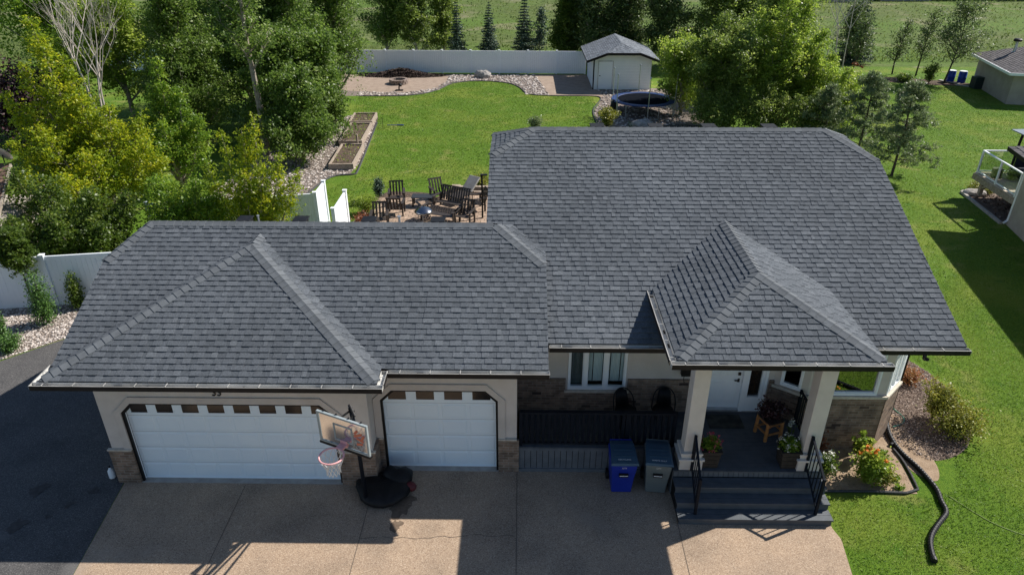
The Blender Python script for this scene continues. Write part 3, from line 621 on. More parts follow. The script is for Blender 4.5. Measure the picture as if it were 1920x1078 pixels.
# gutters: dark outside, pale inside, straps; the lip's sunlit edge is painted pale
def gutter(parent, p0, p1, out, caps=(1, 1), step=.62, seed=1, debris=True):
    p0 = Vector(p0); p1 = Vector(p1); out = Vector(out); d = (p1-p0); L = d.length; d.normalize(); up = Vector((0, 0, 1))
    b = MB(); w = .125; h = .075; t = .006
    def pr(a0, a1, o0, o1, z0, z1, m):
        b.cm = m; c = p0+d*((a0+a1)/2)+out*((o0+o1)/2)+up*((z0+z1)/2); mt = Matrix((d, out, up)).transposed()
        b.obox(c, (a1-a0, o1-o0, z1-z0), mt)
    pr(0, L, w, w+t, -h-.035, .0, 0); pr(0, L, .0, w, -h-t, -h, 0)
    pr(.01, L-.01, w-.004, w-.001, -h+.01, -.003, 1); pr(.01, L-.01, .012, w-.005, -h+.001, -h+.006, 1); pr(.01, L-.01, .002, .008, -h+.006, .008, 1)
    pr(0, L, w-.008, w+.008, .001, .007, 2)
    if caps[0]: pr(-.006, 0, 0, w+t, -h, 0, 2)
    if caps[1]: pr(L, L+.006, 0, w+t, -h, 0, 2)
    a = step*.4
    while a < L: pr(a, a+.014, -.0, w+.008, .010, .016, 2); a += step
    rd = random.Random(seed); a = rd.uniform(0, .4)
    while a < L-.3 and debris:
        l = rd.uniform(.03, .3); pr(a, min(L-.02, a+l), .02, rd.uniform(.05, .1), -h+.007, -h+rd.uniform(.012, .03), 3); a += l+rd.uniform(.3, 2.4)
    return b.build('gutter', ['fascia', 'gutter_in', 'gutter_lip', 'debris'], parent)
g0 = 0.006
gutter(bump_roof, (XA-.13, -.65-g0, ZE-.02), (XB+.13, -.65-g0, ZE-.02), (0, -1, 0), seed=1)
gutter(bump_roof, (XB+g0, -.64, ZE-.022), (XB+g0, -.16, ZE-.022), (1, 0, 0), seed=2)
gutter(bump_roof, (XA-g0, -.04, ZE-.022), (XA-g0, -.64, ZE-.022), (-1, 0, 0), seed=3)
gutter(garage_roof, (XB+.14, -.10-g0, 3.2), (9.22, -.10-g0, 3.2), (0, -1, 0), seed=4)
gutter(main_roof, (9.24, .66-g0, 3.36), (18.12, .66-g0, 3.36), (0, -1, 0), seed=5)
gutter(porch_roof, (PX0-.12, -.843-g0, PZ-.02), (PX1+.10, -.843-g0, PZ-.02), (0, -1, 0), seed=6)
gutter(porch_roof, (PX0-g0, PYV-.05, PZ-.022), (PX0-g0, -.83, PZ-.022), (-1, 0, 0), seed=7)
# vents behind the ridges
for x in (1.72, 3.12, 4.83, 6.55):
    v = MB(); v.box((x-.15, 4.02, GR-.3), (x+.15, 4.3, GR-.10)); v.box((x-.18, 3.98, GR-.10), (x+.18, 4.34, GR-.075)); v.build('roof_vent', 'black', garage_roof, bevel=.01)
for x, r in ((2.18, .02), (5.64, .028)):
    v = MB(); v.cyl((x, 3.86), r, GR-.1, GR+.1, 10); v.cyl((x, 3.86), r*1.7, GR+.1, GR+.12, 10); v.build('roof_pipe', 'metal', garage_roof)
for x in (10.75, 12.4, 13.9, 15.6):
    v = MB(); v.box((x-.16, 7.6, RZ-.3), (x+.16, 7.9, RZ-.06)); v.box((x-.2, 7.55, RZ-.06), (x+.2, 7.95, RZ-.035)); v.build('roof_vent', 'black_trim', main_roof, bevel=.01)

# ---- walls
class Seg:
    """a straight wall from p0 to p1 (plan), outside on the right-hand side when walking p0 -> p1"""
    def __init__(s, p0, p1):
        s.p = Vector((*p0, 0)); d = Vector((*p1, 0))-s.p; s.L = d.length; s.d = d.normalized(); s.n = Vector((s.d.y, -s.d.x, 0)); s.m = Matrix((s.d, s.n, Vector((0, 0, 1)))).transposed()
    def box(s, b, a0, a1, t0, t1, z0, z1):      # t: outward offset
        c = s.p+s.d*((a0+a1)/2)+s.n*((t0+t1)/2)+Vector((0, 0, (z0+z1)/2)); b.obox(c, (a1-a0, t1-t0, z1-z0), s.m)
    def wall(s, b, a0, a1, z0, z1, t0, t1, holes=()):
        xs = sorted({a0, a1, *[min(max(h[0], a0), a1) for h in holes], *[min(max(h[1], a0), a1) for h in holes]})
        for xa, xb in zip(xs, xs[1:]):
            xm = (xa+xb)/2; cuts = sorted([(h[2], h[3]) for h in holes if h[0] < xm < h[1]]); z = z0
            for ha, hb_ in cuts:
                if ha > z: s.box(b, xa, xb, t0, t1, z, min(ha, z1))
                z = max(z, hb_)
            if z < z1: s.box(b, xa, xb, t0, t1, z, z1)
    def pt(s, a, t, z): q = s.p+s.d*a+s.n*t; return (q.x, q.y, z)
T = -.16
wl = MB()
WTOP = 3.04
dbl = Seg((-.48, 0), (5.35, 0)); sgl = Seg((5.35, .47), (8.55, .47)); ret = Seg((5.35, 0), (5.35, .47))
def opening_wall(b, sg, o0, o1, ztop, ch, zmax):
    sg.wall(b, 0, sg.L, 0, zmax, T, 0, [(o0, o1, -1, ztop)])
    for xa, xb in ((o0, o0+ch), (o1, o1-ch)):      # chamfered corners
        tri = [(xa, ztop), (xb, ztop), (xa, ztop-ch)]
        vs = [sg.pt(a, 0, z) for a, z in tri]+[sg.pt(a, T, z) for a, z in tri]
        f = [(0, 1, 2), (5, 4, 3), (0, 3, 4, 1), (1, 4, 5, 2), (2, 5, 3, 0)]
        b.add(vs, f)
opening_wall(wl, dbl, .46, 5.08, 2.23, .27, WTOP)
opening_wall(wl, sgl, .17, 2.78, 2.29, .27, WTOP+.18)
ret.wall(wl, .1605, .47-.0, 0, WTOP, T, 0); ret.wall(wl, .0, .16, 0, WTOP, .0005, .003)
gr_ = Seg((8.55, .47), (8.55, 1.85)); gr_.wall(wl, .1605, gr_.L-.0, 0, 3.2, T, 0)
fr = Seg((8.55, 1.85), (14.70, 1.85))
WIN = (1.21, 2.60, 1.35, 2.62); DOOR = (4.40, 5.98, .74, 2.86)
fr.wall(wl, 0, fr.L, .0, 3.5, T, 0, [WIN, DOOR])
bayp = [(14.70, 1.85), (15.33, 1.40), (17.15, 1.40), (17.75, 2.0)]
bays = [Seg(bayp[i], bayp[i+1]) for i in range(3)]
BW = [(.14, .62, 1.60, 2.75), (.34, 1.60, 1.57, 2.85), (.12, .70, 1.60, 2.75)]
for s_, w_ in zip(bays, BW): s_.wall(wl, 0, s_.L, 0, 3.45, T, 0, [w_])
wl.build('wall', 'stucco', HOUSE)
w2 = MB()      # side and back walls with gables
w2.add([(17.75, 2.0, 0), (17.75, 13.2, 0), (17.75, 13.2, 3.3), (17.75, 7.25, 5.9), (17.75, 2.0, 3.6), (17.6, 2.0, 0), (17.6, 13.2, 0), (17.6, 13.2, 3.3), (17.6, 7.25, 5.9), (17.6, 2.0, 3.6)],
       [(0, 1, 2, 3, 4), (9, 8, 7, 6, 5), (0, 4, 9, 5), (1, 6, 7, 2), (0, 5, 6, 1), (2, 7, 8, 3), (3, 8, 9, 4)])
w2.add([(8.35, 3.9, 0), (8.35, 13.2, 0), (8.35, 13.2, 3.3), (8.35, 7.25, 5.9), (8.35, 3.9, 4.5), (8.5, 3.9, 0), (8.5, 13.2, 0), (8.5, 13.2, 3.3), (8.5, 7.25, 5.9), (8.5, 3.9, 4.5)],
       [(4, 3, 2, 1, 0), (5, 6, 7, 8, 9), (5, 9, 4, 0), (2, 7, 6, 1), (1, 6, 5, 0), (3, 8, 7, 2), (4, 9, 8, 3)])
w2.add([(-.48, .161, 0), (-.48, 7.0, 0), (-.48, 7.0, 3.0), (-.48, 3.69, 4.4), (-.48, 0.161, 3.0), (-.32, .161, 0), (-.32, 7.0, 0), (-.32, 7.0, 3.0), (-.32, 3.69, 4.4), (-.32, 0.161, 3.0)],
       [(4, 3, 2, 1, 0), (5, 6, 7, 8, 9), (5, 9, 4, 0), (2, 7, 6, 1), (1, 6, 5, 0), (3, 8, 7, 2), (4, 9, 8, 3)])
w2.box((-.32, 6.84, 0), (8.35, 7.0, 3.0)); w2.box((8.5, 13.05, 0), (17.6, 13.2, 3.3))
w2.build('wall', 'stucco', HOUSE)['label'] = 'stucco side and gable wall'
# raised stucco bands round the garage openings
tr = MB()
def band(sg, o0, o1, ztop, ch, w, zlow):
    out = [(o0-w, zlow), (o0-w, ztop-ch+w*.1), (o0+ch-w*.1, ztop+w), (o1-ch+w*.1, ztop+w), (o1+w, ztop-ch+w*.1), (o1+w, zlow)]
    inn = [(o0, zlow), (o0, ztop-ch), (o0+ch, ztop), (o1-ch, ztop), (o1, ztop-ch), (o1, zlow)]
    for i in range(5):
        q = [inn[i], inn[i+1], out[i+1], out[i]]
        if i in (0,): q = [out[0], inn[0], inn[1], out[1]]
        vs = [sg.pt(a, .035, z) for a, z in q]+[sg.pt(a, .0015, z) for a, z in q]
        tr.add(vs, [(0, 1, 2, 3), (7, 6, 5, 4), (0, 4, 5, 1), (1, 5, 6, 2), (2, 6, 7, 3), (3, 7, 4, 0)])
band(dbl, .46, 5.08, 2.23, .27, .16, .97); band(sgl, .17, 2.78, 2.29, .27, .16, .97)
tr.build('garage_surround', 'stucco_trim', HOUSE)
# brick piers and wainscot
bk = MB(); dbl.box(bk, -.06, .46, .002, .06, 0, .94); bk.box((-.54, -.0, 0), (-.482, .6, .94)); bk.build('brick_pier', 'brick', HOUSE)
bk = MB(); dbl.box(bk, 5.08, dbl.L+.06, .002, .06, 0, .94); bk.box((5.352, 0.0, 0), (5.41, .41, .94)); sgl.box(bk, .065, .17, .002, .06, 0, .94); bk.build('brick_pier', 'brick', HOUSE)
bk = MB(); sgl.box(bk, 2.78, sgl.L+.05, .002, .06, 0, .94); bk.build('brick_pier', 'brick', HOUSE)
bk = MB()
fr.wall(bk, .003, fr.L-.01, .0, 1.66, .003, .045, [(WIN[0]-.05, WIN[1]+.05, WIN[2]-.07, 3), (DOOR[0]-.05, DOOR[1]+.05, .6, 3)])
for i, s_ in enumerate(bays):
    s_.wall(bk, .0, s_.L, 0, 1.50, .003, .05)
bk.build('brick_facing', 'brick', HOUSE)
sl = MB()
for a_, b_, c_ in ((dbl, -.08, .46), (dbl, 5.08, dbl.L+.075), (sgl, 2.78, sgl.L), (sgl, .075, .17)):
    sl = MB(); a_.box(sl, b_, c_, .001, .075, .942, .972); sl.build('stone_cap', 'stone', HOUSE)
sl = MB(); fr.box(sl, WIN[0]-.08, WIN[1]+.08, .0, .09, WIN[2]-.06, WIN[2]-.003); sl.build('window_sill', 'stone', HOUSE)
sl = MB()
for s_ in bays: s_.box(sl, -.02, s_.L+.02, .0, .085, 1.502, 1.565)
sl.build('stone_sill', 'stone', HOUSE)
fnd = MB(); fnd.box((8.6, 1.80, .0), (14.7, 1.845, .3)); fnd.build('foundation', 'concrete', HOUSE)
# garage doors
def garage_door(sg, o0, o1, ztop, ch, cols, rows, label, wins):
    D = bpy.data.objects.new('garage_door', None); COL.objects.link(D); D.parent = HOUSE; D['label'] = label
    b = MB(); dt = -.13
    sg.box(b, o0+.0, o1-.0, dt-.05, dt, .03, ztop)
    cw = (o1-o0-.1)/cols; rh = (ztop-.03)/rows
    for r in range(rows):
        for c in range(cols):
            a0 = o0+.05+c*cw; z0 = .03+r*rh
            ins = .035
            if r == rows-1 and (c in wins): continue
            a, b_, za, zb = a0+ins, a0+cw-ins, z0+ins*1.2, z0+rh-ins*1.2
            e = .022
            o_ = [sg.pt(x, dt, z) for x, z in ((a, za), (b_, za), (b_, zb), (a, zb))]
            i_ = [sg.pt(x, dt+.012, z) for x, z in ((a+e, za+e), (b_-e, za+e), (b_-e, zb-e), (a+e, zb-e))]
            b.add(o_+i_, [(4, 5, 6, 7), (0, 1, 5, 4), (1, 2, 6, 5), (2, 3, 7, 6), (3, 0, 4, 7)])
    b.build('door_panel', 'door_white', D)
    g = MB()
    for r in range(1, rows): sg.box(g, o0+.02, o1-.02, dt+.0005, dt+.0015, .03+r*rh-.0025, .03+r*rh+.0025)
    g.build('panel_seam', 'grey_bin', D)
    for c in wins:
        a0 = o0+.05+c*cw+cw*.17; a1 = a0+cw*.64; z1 = ztop-.085; z0 = z1-.27
        f = MB(); sg.box(f, a0-.03, a1+.03, dt+.001, dt+.012, z0-.03, z0); sg.box(f, a0-.03, a1+.03, dt+.001, dt+.012, z1, z1+.03); sg.box(f, a0-.03, a0, dt+.001, dt+.012, z0, z1); sg.box(f, a1, a1+.03, dt+.001, dt+.012, z0, z1)
        fo = f.build('window', 'door_white', D)
        p = MB(); sg.box(p, a0, a1, dt+.001, dt+.006, z0, z1); p.build('pane', 'dark_glass', D)
    # black weather strip following the opening, and a white stop inside it
    k = MB(); q = [(o0, .0), (o0, ztop-ch), (o0+ch, ztop), (o1-ch, ztop), (o1, ztop-ch), (o1, .0)]
    for t0, t1, w, idx in ((-.055, .004, .05, 0), (-.128, -.108, .035, 0), (-.108, -.056, .04, 1)):
        k.cm = idx
        for i in range(5):
            (a, z), (a2, z2) = q[i], q[i+1]
            cx, cz = (o0+o1)/2, ztop*.5
            def inn(a, z):
                return (a+w if a < cx else a-w), (z-w if z > .1 else z)
            A, Z = inn(a, z); A2, Z2 = inn(a2, z2)
            pl = [(a, z), (A, Z), (A2, Z2), (a2, z2)]
            vs = [sg.pt(x, t1, y) for x, y in pl]+[sg.pt(x, t0, y) for x, y in pl]
            k.add(vs, [(0, 1, 2, 3), (7, 6, 5, 4), (0, 4, 5, 1), (1, 5, 6, 2), (2, 6, 7, 3), (3, 7, 4, 0)])
    sg.box(k, o0+.03, o1-.03, -.13, -.11, .0, .03)
    k.build('weather_strip', ['black_trim', 'white'], D)
    s = MB(); sg.box(s, o0, o1, T, .05, .009, .014); s.build('door_sill', 'concrete', D)
garage_door(dbl, .46, 5.08, 2.23, .27, 8, 5, 'wide white double garage door with eight small windows', range(8))
garage_door(sgl, .17, 2.78, 2.29, .27, 4, 5, 'narrower white garage door with four small windows', range(4))
# house number
fc = bpy.data.curves.new('num', 'FONT'); fc.body = '33'; fc.size = .26; fc.extrude = .008; fc.align_x = 'CENTER'
ft = bpy.data.objects.new('tmpnum', fc); COL.objects.link(ft); bpy.context.view_layer.update()
nm = bpy.data.meshes.new_from_object(ft); bpy.data.objects.remove(ft)
for v in nm.vertices: v.co = (v.co.x*.85, -v.co.z, v.co.y)
nm.materials.clear(); nm.materials.append(M['black']); no = bpy.data.objects.new('house_number', nm); COL.objects.link(no); no.parent = HOUSE; no.location = (2.17, -.015, 2.44)
def textmesh(txt, size, mtl, parent, mtx, name='printed_label', world_at=None):
    fc = bpy.data.curves.new('t', 'FONT'); fc.body = txt; fc.size = size; fc.extrude = .001; fc.align_x = 'CENTER'; fc.align_y = 'CENTER'
    ft = bpy.data.objects.new('tmp', fc); COL.objects.link(ft); bpy.context.view_layer.update()
    nm = bpy.data.meshes.new_from_object(ft); bpy.data.objects.remove(ft); nm.transform(mtx)
    nm.materials.clear(); nm.materials.append(M[mtl]); no = bpy.data.objects.new(name, nm); COL.objects.link(no); no.parent = parent; return no
# windows
def window(sg, a0, a1, z0, z1, lights, label=None, glass='glass', curtains=(), fw=.045, mull=.09):
    Wd = bpy.data.objects.new('window', None); COL.objects.link(Wd); Wd.parent = HOUSE
    if label: Wd['label'] = label
    f = MB(); t0, t1 = -.09, .035
    sg.box(f, a0, a1, t0, t1, z0, z0+fw*1.3); sg.box(f, a0, a1, t0, t1, z1-fw, z1)
    sg.box(f, a0, a0+fw, t0, t1, z0+fw*1.3, z1-fw); sg.box(f, a1-fw, a1, t0, t1, z0+fw*1.3, z1-fw)
    n = len(lights); tot = sum(lights); w = (a1-a0-2*fw-mull*(n-1)); a = a0+fw; rects = []
    for i, k in enumerate(lights):
        ww = w*k/tot; rects.append((a, a+ww)); a += ww
        if i < n-1: sg.box(f, a, a+mull, t0, t1-.005, z0+fw*1.3, z1-fw); a += mull
    f.build('window_frame', 'white', Wd, bevel=.004)
    for i, (ra, rb) in enumerate(rects):
        s = MB(); e = .022; zz0, zz1 = z0+fw*1.3, z1-fw
        sg.box(s, ra, ra+e, -.075, .01, zz0, zz1); sg.box(s, rb-e, rb, -.075, .01, zz0, zz1); sg.box(s, ra+e, rb-e, -.075, .01, zz0, zz0+e); sg.box(s, ra+e, rb-e, -.075, .01, zz1-e, zz1)
        s.build('sash', 'white', Wd)
        p = MB(); p.add([sg.pt(ra+e, -.03, zz0+e), sg.pt(rb-e, -.03, zz0+e), sg.pt(rb-e, -.03, zz1-e), sg.pt(ra+e, -.03, zz1-e)], [(0, 1, 2, 3)])
        p.build('pane', glass, Wd)
    for (ca, cb, zb, mm) in curtains:
        c = MB(); N = 24; vs = []
        for i in range(N+1):
            x = ca+(cb-ca)*i/N; t = -.13+.012*math.sin(i*1.7)
            vs += [sg.pt(x, t, zb), sg.pt(x, t, z1)]
        c.add(vs, [(2*i, 2*i+2, 2*i+3, 2*i+1) for i in range(N)]); c.build('curtain', mm, Wd, smooth=True)
    r = MB(); d = -1.4       # the room behind
    P_ = [sg.pt(a0, T, z0), sg.pt(a1, T, z0), sg.pt(a1, T, z1), sg.pt(a0, T, z1), sg.pt(a0-.2, d, z0-.4), sg.pt(a1+.2, d, z0-.4), sg.pt(a1+.2, d, z1), sg.pt(a0-.2, d, z1)]
    r.add(P_, [(4, 5, 6, 7), (0, 4, 7, 3), (1, 2, 6, 5), (0, 1, 5, 4), (3, 7, 6, 2)]); r.build('room', 'interior', Wd)
window(fr, *WIN, (.85, 1.05, 1.05), 'three-light window above the side deck', curtains=[(WIN[0]+.50, WIN[0]+.59, 1.5, 'curtain'), (WIN[0]+.61, WIN[0]+.83, 1.5, 'curtain'), (WIN[0]+.85, WIN[0]+1.0, 1.5, 'curtain'), (WIN[0]+1.02, WIN[0]+1.24, 1.5, 'curtain'), (WIN[0]+1.26, WIN[0]+1.40, 1.5, 'curtain'), (WIN[0]+.0, WIN[0]+.44, 1.42, 'curtain_dark')])
window(bays[0], *BW[0], (1,), 'narrow left bay window', glass='glass')
window(bays[1], *BW[1], (1,), 'large front bay window reflecting the lawn', glass='mirror_glass')
window(bays[2], *BW[2], (1, 1), 'sunlit angled right bay window', glass='glass', mull=.06)
bt = MB()
for a in (.0, .745): bays[2].box(bt, a, a+.09, .002, .03, 1.57, 3.3)
bt.build('window_trim', 'white', HOUSE)
# front door and sidelight
D = bpy.data.objects.new('front_door', None); COL.objects.link(D); D.parent = HOUSE
b = MB(); fr.box(b, DOOR[0]+.05, DOOR[0]+.99, -.09, -.045, .80, 2.80)
for (a0, a1, z0, z1) in ((.13, .43, 1.75, 2.55), (.53, .83, 1.75, 2.55), (.13, .43, .95, 1.6), (.53, .83, .95, 1.6)):
    o_ = [fr.pt(DOOR[0]+.05+x, -.045, z) for x, z in ((a0, z0), (a1, z0), (a1, z1), (a0, z1))]; e = .03
    i_ = [fr.pt(DOOR[0]+.05+x, -.037, z) for x, z in ((a0+e, z0+e), (a1-e, z0+e), (a1-e, z1-e), (a0+e, z1-e))]
    b.add(o_+i_, [(4, 5, 6, 7), (0, 1, 5, 4), (1, 2, 6, 5), (2, 3, 7, 6), (3, 0, 4, 7)])
b.build('door_leaf', 'white', D)
b = MB(); ha = DOOR[0]+.91; fr.box(b, ha-.03, ha+.03, -.045, -.02, 1.76, 1.84); fr.box(b, ha-.025, ha+.025, -.045, -.03, 1.56, 1.66); fr.box(b, ha-.10, ha+.015, -.03, -.005, 1.60, 1.625)
b.build('door_handle', 'brass', D)
b = MB(); fr.box(b, DOOR[0], DOOR[0]+.05, -.12, .04, .74, 2.86); fr.box(b, DOOR[0]+.05, DOOR[1], -.12, .04, 2.80, 2.86); fr.box(b, DOOR[0]+.99, DOOR[0]+1.09, -.12, .04, .74, 2.8); fr.box(b, DOOR[1]-.07, DOOR[1], -.12, .04, .74, 2.8)
fr.box(b, DOOR[0]+1.09, DOOR[1]-.07, -.12, .02, .74, 1.16); fr.box(b, DOOR[0]+1.09, DOOR[0]+1.16, -.1, .01, 1.16, 2.8); fr.box(b, DOOR[1]-.14, DOOR[1]-.07, -.1, .01, 1.16, 2.8)
b.build('door_frame', 'white', D)
b = MB(); fr.box(b, DOOR[0]+1.16, DOOR[1]-.14, -.06, -.05, 1.16, 2.8); b.build('sidelight_pane', 'dark_glass', D)
b = MB(); fr.box(b, DOOR[0]+.05, DOOR[0]+.99, -.12, .06, .74, .795); b.build('threshold', 'metal', D)
# wall mailbox
b = MB(); b.box((12.42, 1.66, 1.86), (12.76, 1.80, 2.12)); b.tube([(12.5, 1.73, 1.86), (12.5, 1.73, 1.72), (12.5, 1.66, 1.69), (12.5, 1.63, 1.73)], .01, 6); b.tube([(12.7, 1.73, 1.86), (12.7, 1.73, 1.72), (12.7, 1.66, 1.69), (12.7, 1.63, 1.73)], .01, 6)
b.build('mailbox', 'black', HOUSE, bevel=.01)

# ---- porch: deck, steps, columns, railings
b = MB()
def boards(x0, x1, y0, y1, z, w=.14):
    y = y0
    while y < y1-.01:
        b.box((x0, y, z-.03), (x1, min(y+w-.006, y1), z)); y += w
boards(11.98, 15.27, -.28, 1.80, .72); boards(8.60, 11.975, .45, 1.80, .72)
b.build('porch_deck', 'deck', HOUSE)
b = MB(); b.box((12.0, -.26, .02), (15.25, 1.79, .688)); b.box((8.62, .48, .02), (11.98, 1.79, .688)); b.build('deck_frame', 'black', HOUSE)
b = MB()
b.box((8.60, .445, .62), (11.98, .475, .688)); b.box((8.60, .43, .0), (11.98, .47, .10))
x = 8.605
while x < 11.95: b.box((x, .455, .1), (x+.125, .475, .62)); x += .137
x = 12.0
while x < 15.2: b.box((x, -.275, .56), (x+.10, -.262, .688)); x += .11
for xx in (11.985, 15.252):
    y = -.25
    while y < (.4 if xx < 13 else 1.6): b.box((xx, y, .02), (xx+.014, y+.125, .688)); y += .137
b.build('deck_skirt', 'skirt', HOUSE)
b = MB()
ys = [-1.13, -.85, -.57, -.282]
for i, z in enumerate((.18, .36, .54)):
    y0, y1 = ys[i]-.02, ys[i+1]
    wd = (y1-y0)/2
    b.box((11.99, y0, z-.032), (15.26, y0+wd-.003, z)); b.box((11.99, y0+wd+.003, z-.032), (15.26, y1, z))
    b.box((12.01, ys[i], z-.18+.003), (15.24, ys[i]+.02, z-.034))
b.build('steps', 'deck', HOUSE)
b = MB()
for i, z in enumerate((.14, .32, .50)): b.box((12.012, ys[i]+.022, .01), (15.238, ys[i+1]-.001, z))
b.build('step_frame', 'black', HOUSE)
for cx, lab in ((12.36, 'left porch column'), (14.93, 'right porch column')):
    c = MB(); y0, y1 = -.17, .17
    c.box((cx-.17, y0, 1.16), (cx+.17, y1, 3.76))
    co = c.build('column', 'column', HOUSE, bevel=.012); co['label'] = lab
    c = MB(); c.box((cx-.25, y0-.08, .72), (cx+.25, y1+.08, .98)); c.box((cx-.28, y0-.11, .98), (cx+.28, y1+.11, 1.03)); c.box((cx-.22, y0-.05, 1.03), (cx+.22, y1+.05, 1.11)); c.box((cx-.24, y0-.07, 1.11), (cx+.24, y1+.07, 1.16))
    c.build('column_base', 'column', co, bevel=.006)
b = MB(); b.box((12.19, -.16, 3.5), (15.1, .16, 3.77)); b.build('porch_beam', 'soffit', HOUSE)
def railing(p0, p1, top0, top1, bot0, bot1, name='railing', parent=None, step=.11, posts=(1, 1), posth=(0, 0), w=.045, bal=.018, label=None, m='railing', topw=None):
    r = MB(); p0 = Vector((*p0, 0)); p1 = Vector((*p1, 0)); L = (p1-p0).length
    Zv = lambda z: Vector((0, 0, z))
    r.bar(p0+Zv(top0), p1+Zv(top1), topw or w, w*.8); r.bar(p0+Zv(bot0), p1+Zv(bot1), w*.7, w*.7)
    n = max(1, int(L/step))
    for i in range(1, n):
        k = i/n; q = p0.lerp(p1, k); r.bar(q+Zv(bot0+(bot1-bot0)*k), q+Zv(top0+(top1-top0)*k-.01), bal, bal, up=(0, 1, 0))
    if posts[0]: r.box((p0.x-w*.6, p0.y-w*.6, posth[0]), (p0.x+w*.6, p0.y+w*.6, top0+.03))
    if posts[1]: r.box((p1.x-w*.6, p1.y-w*.6, posth[1]), (p1.x+w*.6, p1.y+w*.6, top1+.03))
    o = r.build(name, m, parent); 
    if label: o['label'] = label
    return o
railing((12.37, -1.0), (12.38, -.24), 1.12, 1.64, .30, .86, parent=HOUSE, posth=(.18, .72), label='left stair railing')
railing((14.93, -.98), (14.87, -.24), 1.14, 1.64, .32, .86, parent=HOUSE, posth=(.18, .72), label='right stair railing')
railing((15.18, .20), (15.2, 1.42), 1.64, 1.64, .80, .80, parent=HOUSE, posth=(.72, .72), step=.1, bal=.025, label='porch side railing')
railing((8.64, .53), (12.1, .53), 1.66, 1.66, .79, .79, parent=HOUSE, posth=(.72, .72), step=.125, bal=.062, w=.06, topw=.11, label='side deck railing')
b = MB(); b.box((11.0, .49, .72), (11.09, .57, 1.68)); b.build('railing_post', 'railing', HOUSE)
# downspout elbow under the right eave
b = MB(); b.tube([(16.9+.3, .45, 3.2), (17.25, .62, 3.1), (17.45, .95, 3.05), (17.6, 1.6, 3.0), (17.8, 2.02, 2.9), (17.81, 2.05, .3)], .04, 8); b.build('downspout', 'fascia', HOUSE)

# ------------------------------------------------------------------ things in front of the house
# basketball hoop
HB = thing('basketball_hoop', 'portable basketball hoop with clear backboard and faded red rim between the garage doors', 'basketball hoop', (5.5, -.35, 0))
b = MB(); b.blob((5.55, -.30, .12), .62, seed=4, rough=.18, nu=18, nv=10, squash=(1.0, .85, .30)); b.blob((5.85, .02, .20), .36, seed=8, rough=.3, nu=14, nv=8, squash=(1, .8, .6))
b.build('base', 'black', HB, smooth=True, world=True)
b = MB(); b.tube([(5.25, -.62, .12), (5.23, -.62, 1.2), (5.22, -.66, 2.2), (5.22, -.80, 2.75)], .045, 10); b.tube([(5.24, -.62, .15), (5.6, -.1, .25)], .02, 8); b.build('pole', 'railing', HB, world=True, smooth=True)
TL, TR_, BR_, BL_ = Vector((4.80, -1.63, 3.35)), Vector((5.89, -2.12, 3.35)), Vector((5.79, -1.95, 2.55)), Vector((4.70, -1.48, 2.55))
# keep the board an upright rectangle
bx = (TR_-TL); bx.z = 0; bw_ = bx.length; bx.normalize(); bn = Vector((bx.y, -bx.x, 0)); bc = Vector((5.33, -1.80, 2.95)); bh_ = .335; bw_ = 1.10
mt = Matrix((bx, bn, Vector((0, 0, 1)))).transposed()
b = MB()
for s_ in (-1, 1): b.obox(bc+bx*(s_*bw_/2), (.04, .05, 2*bh_+.04), mt); b.obox(bc+Vector((0, 0, s_*bh_)), (bw_-.041, .048, .04), mt)
b.build('backboard_frame', 'board_frame', HB, world=True, bevel=.005)
b = MB(); b.obox(bc+Vector((0, 0, -bh_-.045))-bn*.01, (bw_+.07, .09, .05), mt); b.build('bottom_pad', 'black', HB, world=True, bevel=.01)
b = MB(); b.obox(bc, (bw_-.06, .012, 2*bh_-.06), mt); b.build('backboard', 'board', HB, world=True)
b = MB()
for s_ in (-1, 1): b.obox(bc+bx*(s_*.2)+Vector((0, 0, -.02))-bn*-.009, (.035, .006, .36), mt)
for s_ in (-1, 1): b.obox(bc+Vector((0, 0, -.02+s_*.18))+bn*.009, (.435, .006, .035), mt)
b.build('target_square', 'board_frame', HB, world=True)
b = MB()
for k, (u, w, l, a) in enumerate([(.34, .06, .2, .5), (.38, -.04, .16, -.3), (.30, .12, .12, .9), (.36, -.14, .14, .3), (.44, .02, .14, 1.1)]):
    c_, s_ = math.cos(a), math.sin(a); m2 = mt @ Matrix(((c_, 0, -s_), (0, 1, 0), (s_, 0, c_)))
    b.obox(bc+bx*u+Vector((0, 0, w))+bn*.009, (l, .004, .05), m2)
b.build('decal', 'orange_mark', HB, world=True)
b = MB()      # back braces and lift arms
for s_ in (-.42, -.14, .14, .42): b.bar(bc+bx*s_-bn*.03+Vector((0, 0, -.38)), bc+bx*s_-bn*.03+Vector((0, 0, .38)), .025, .025, up=(1, 0, 0))
for s_ in (-.14, .14):
    for za, zb in ((.22, 2.62), (-.22, 2.15)):
        b.bar(bc+bx*s_-bn*.04+Vector((0, 0, za)), (5.22+s_*.3, -.72, zb), .03, .03)
b.bar(bc-bn*.05+Vector((0, 0, .1)), (5.22, -.66, 2.3), .05, .05); b.tube([(5.22, -.80, 2.7), (5.30, -1.1, 3.05), (5.42, -1.25, 2.9)], .03, 8)
b.build('lift_arm', 'black', HB, world=True)
HC = bc+bn*.40+Vector((0, 0, -.24)); R_ = .225
b = MB(); b.tube([HC+bx*(R_*math.cos(a))+bn*(R_*math.sin(a)) for a in [2*PI*i/28 for i in range(29)]], .017, 8, cap=False); b.obox(bc+bn*.09+Vector((0, 0, -.25)), (.15, .15, .04), mt)
b.obox(bc+bn*.022+Vector((0, 0, -.24)), (.15, .02, .14), mt); b.build('rim', 'pink', HB, world=True)
b = MB(); n_ = 12
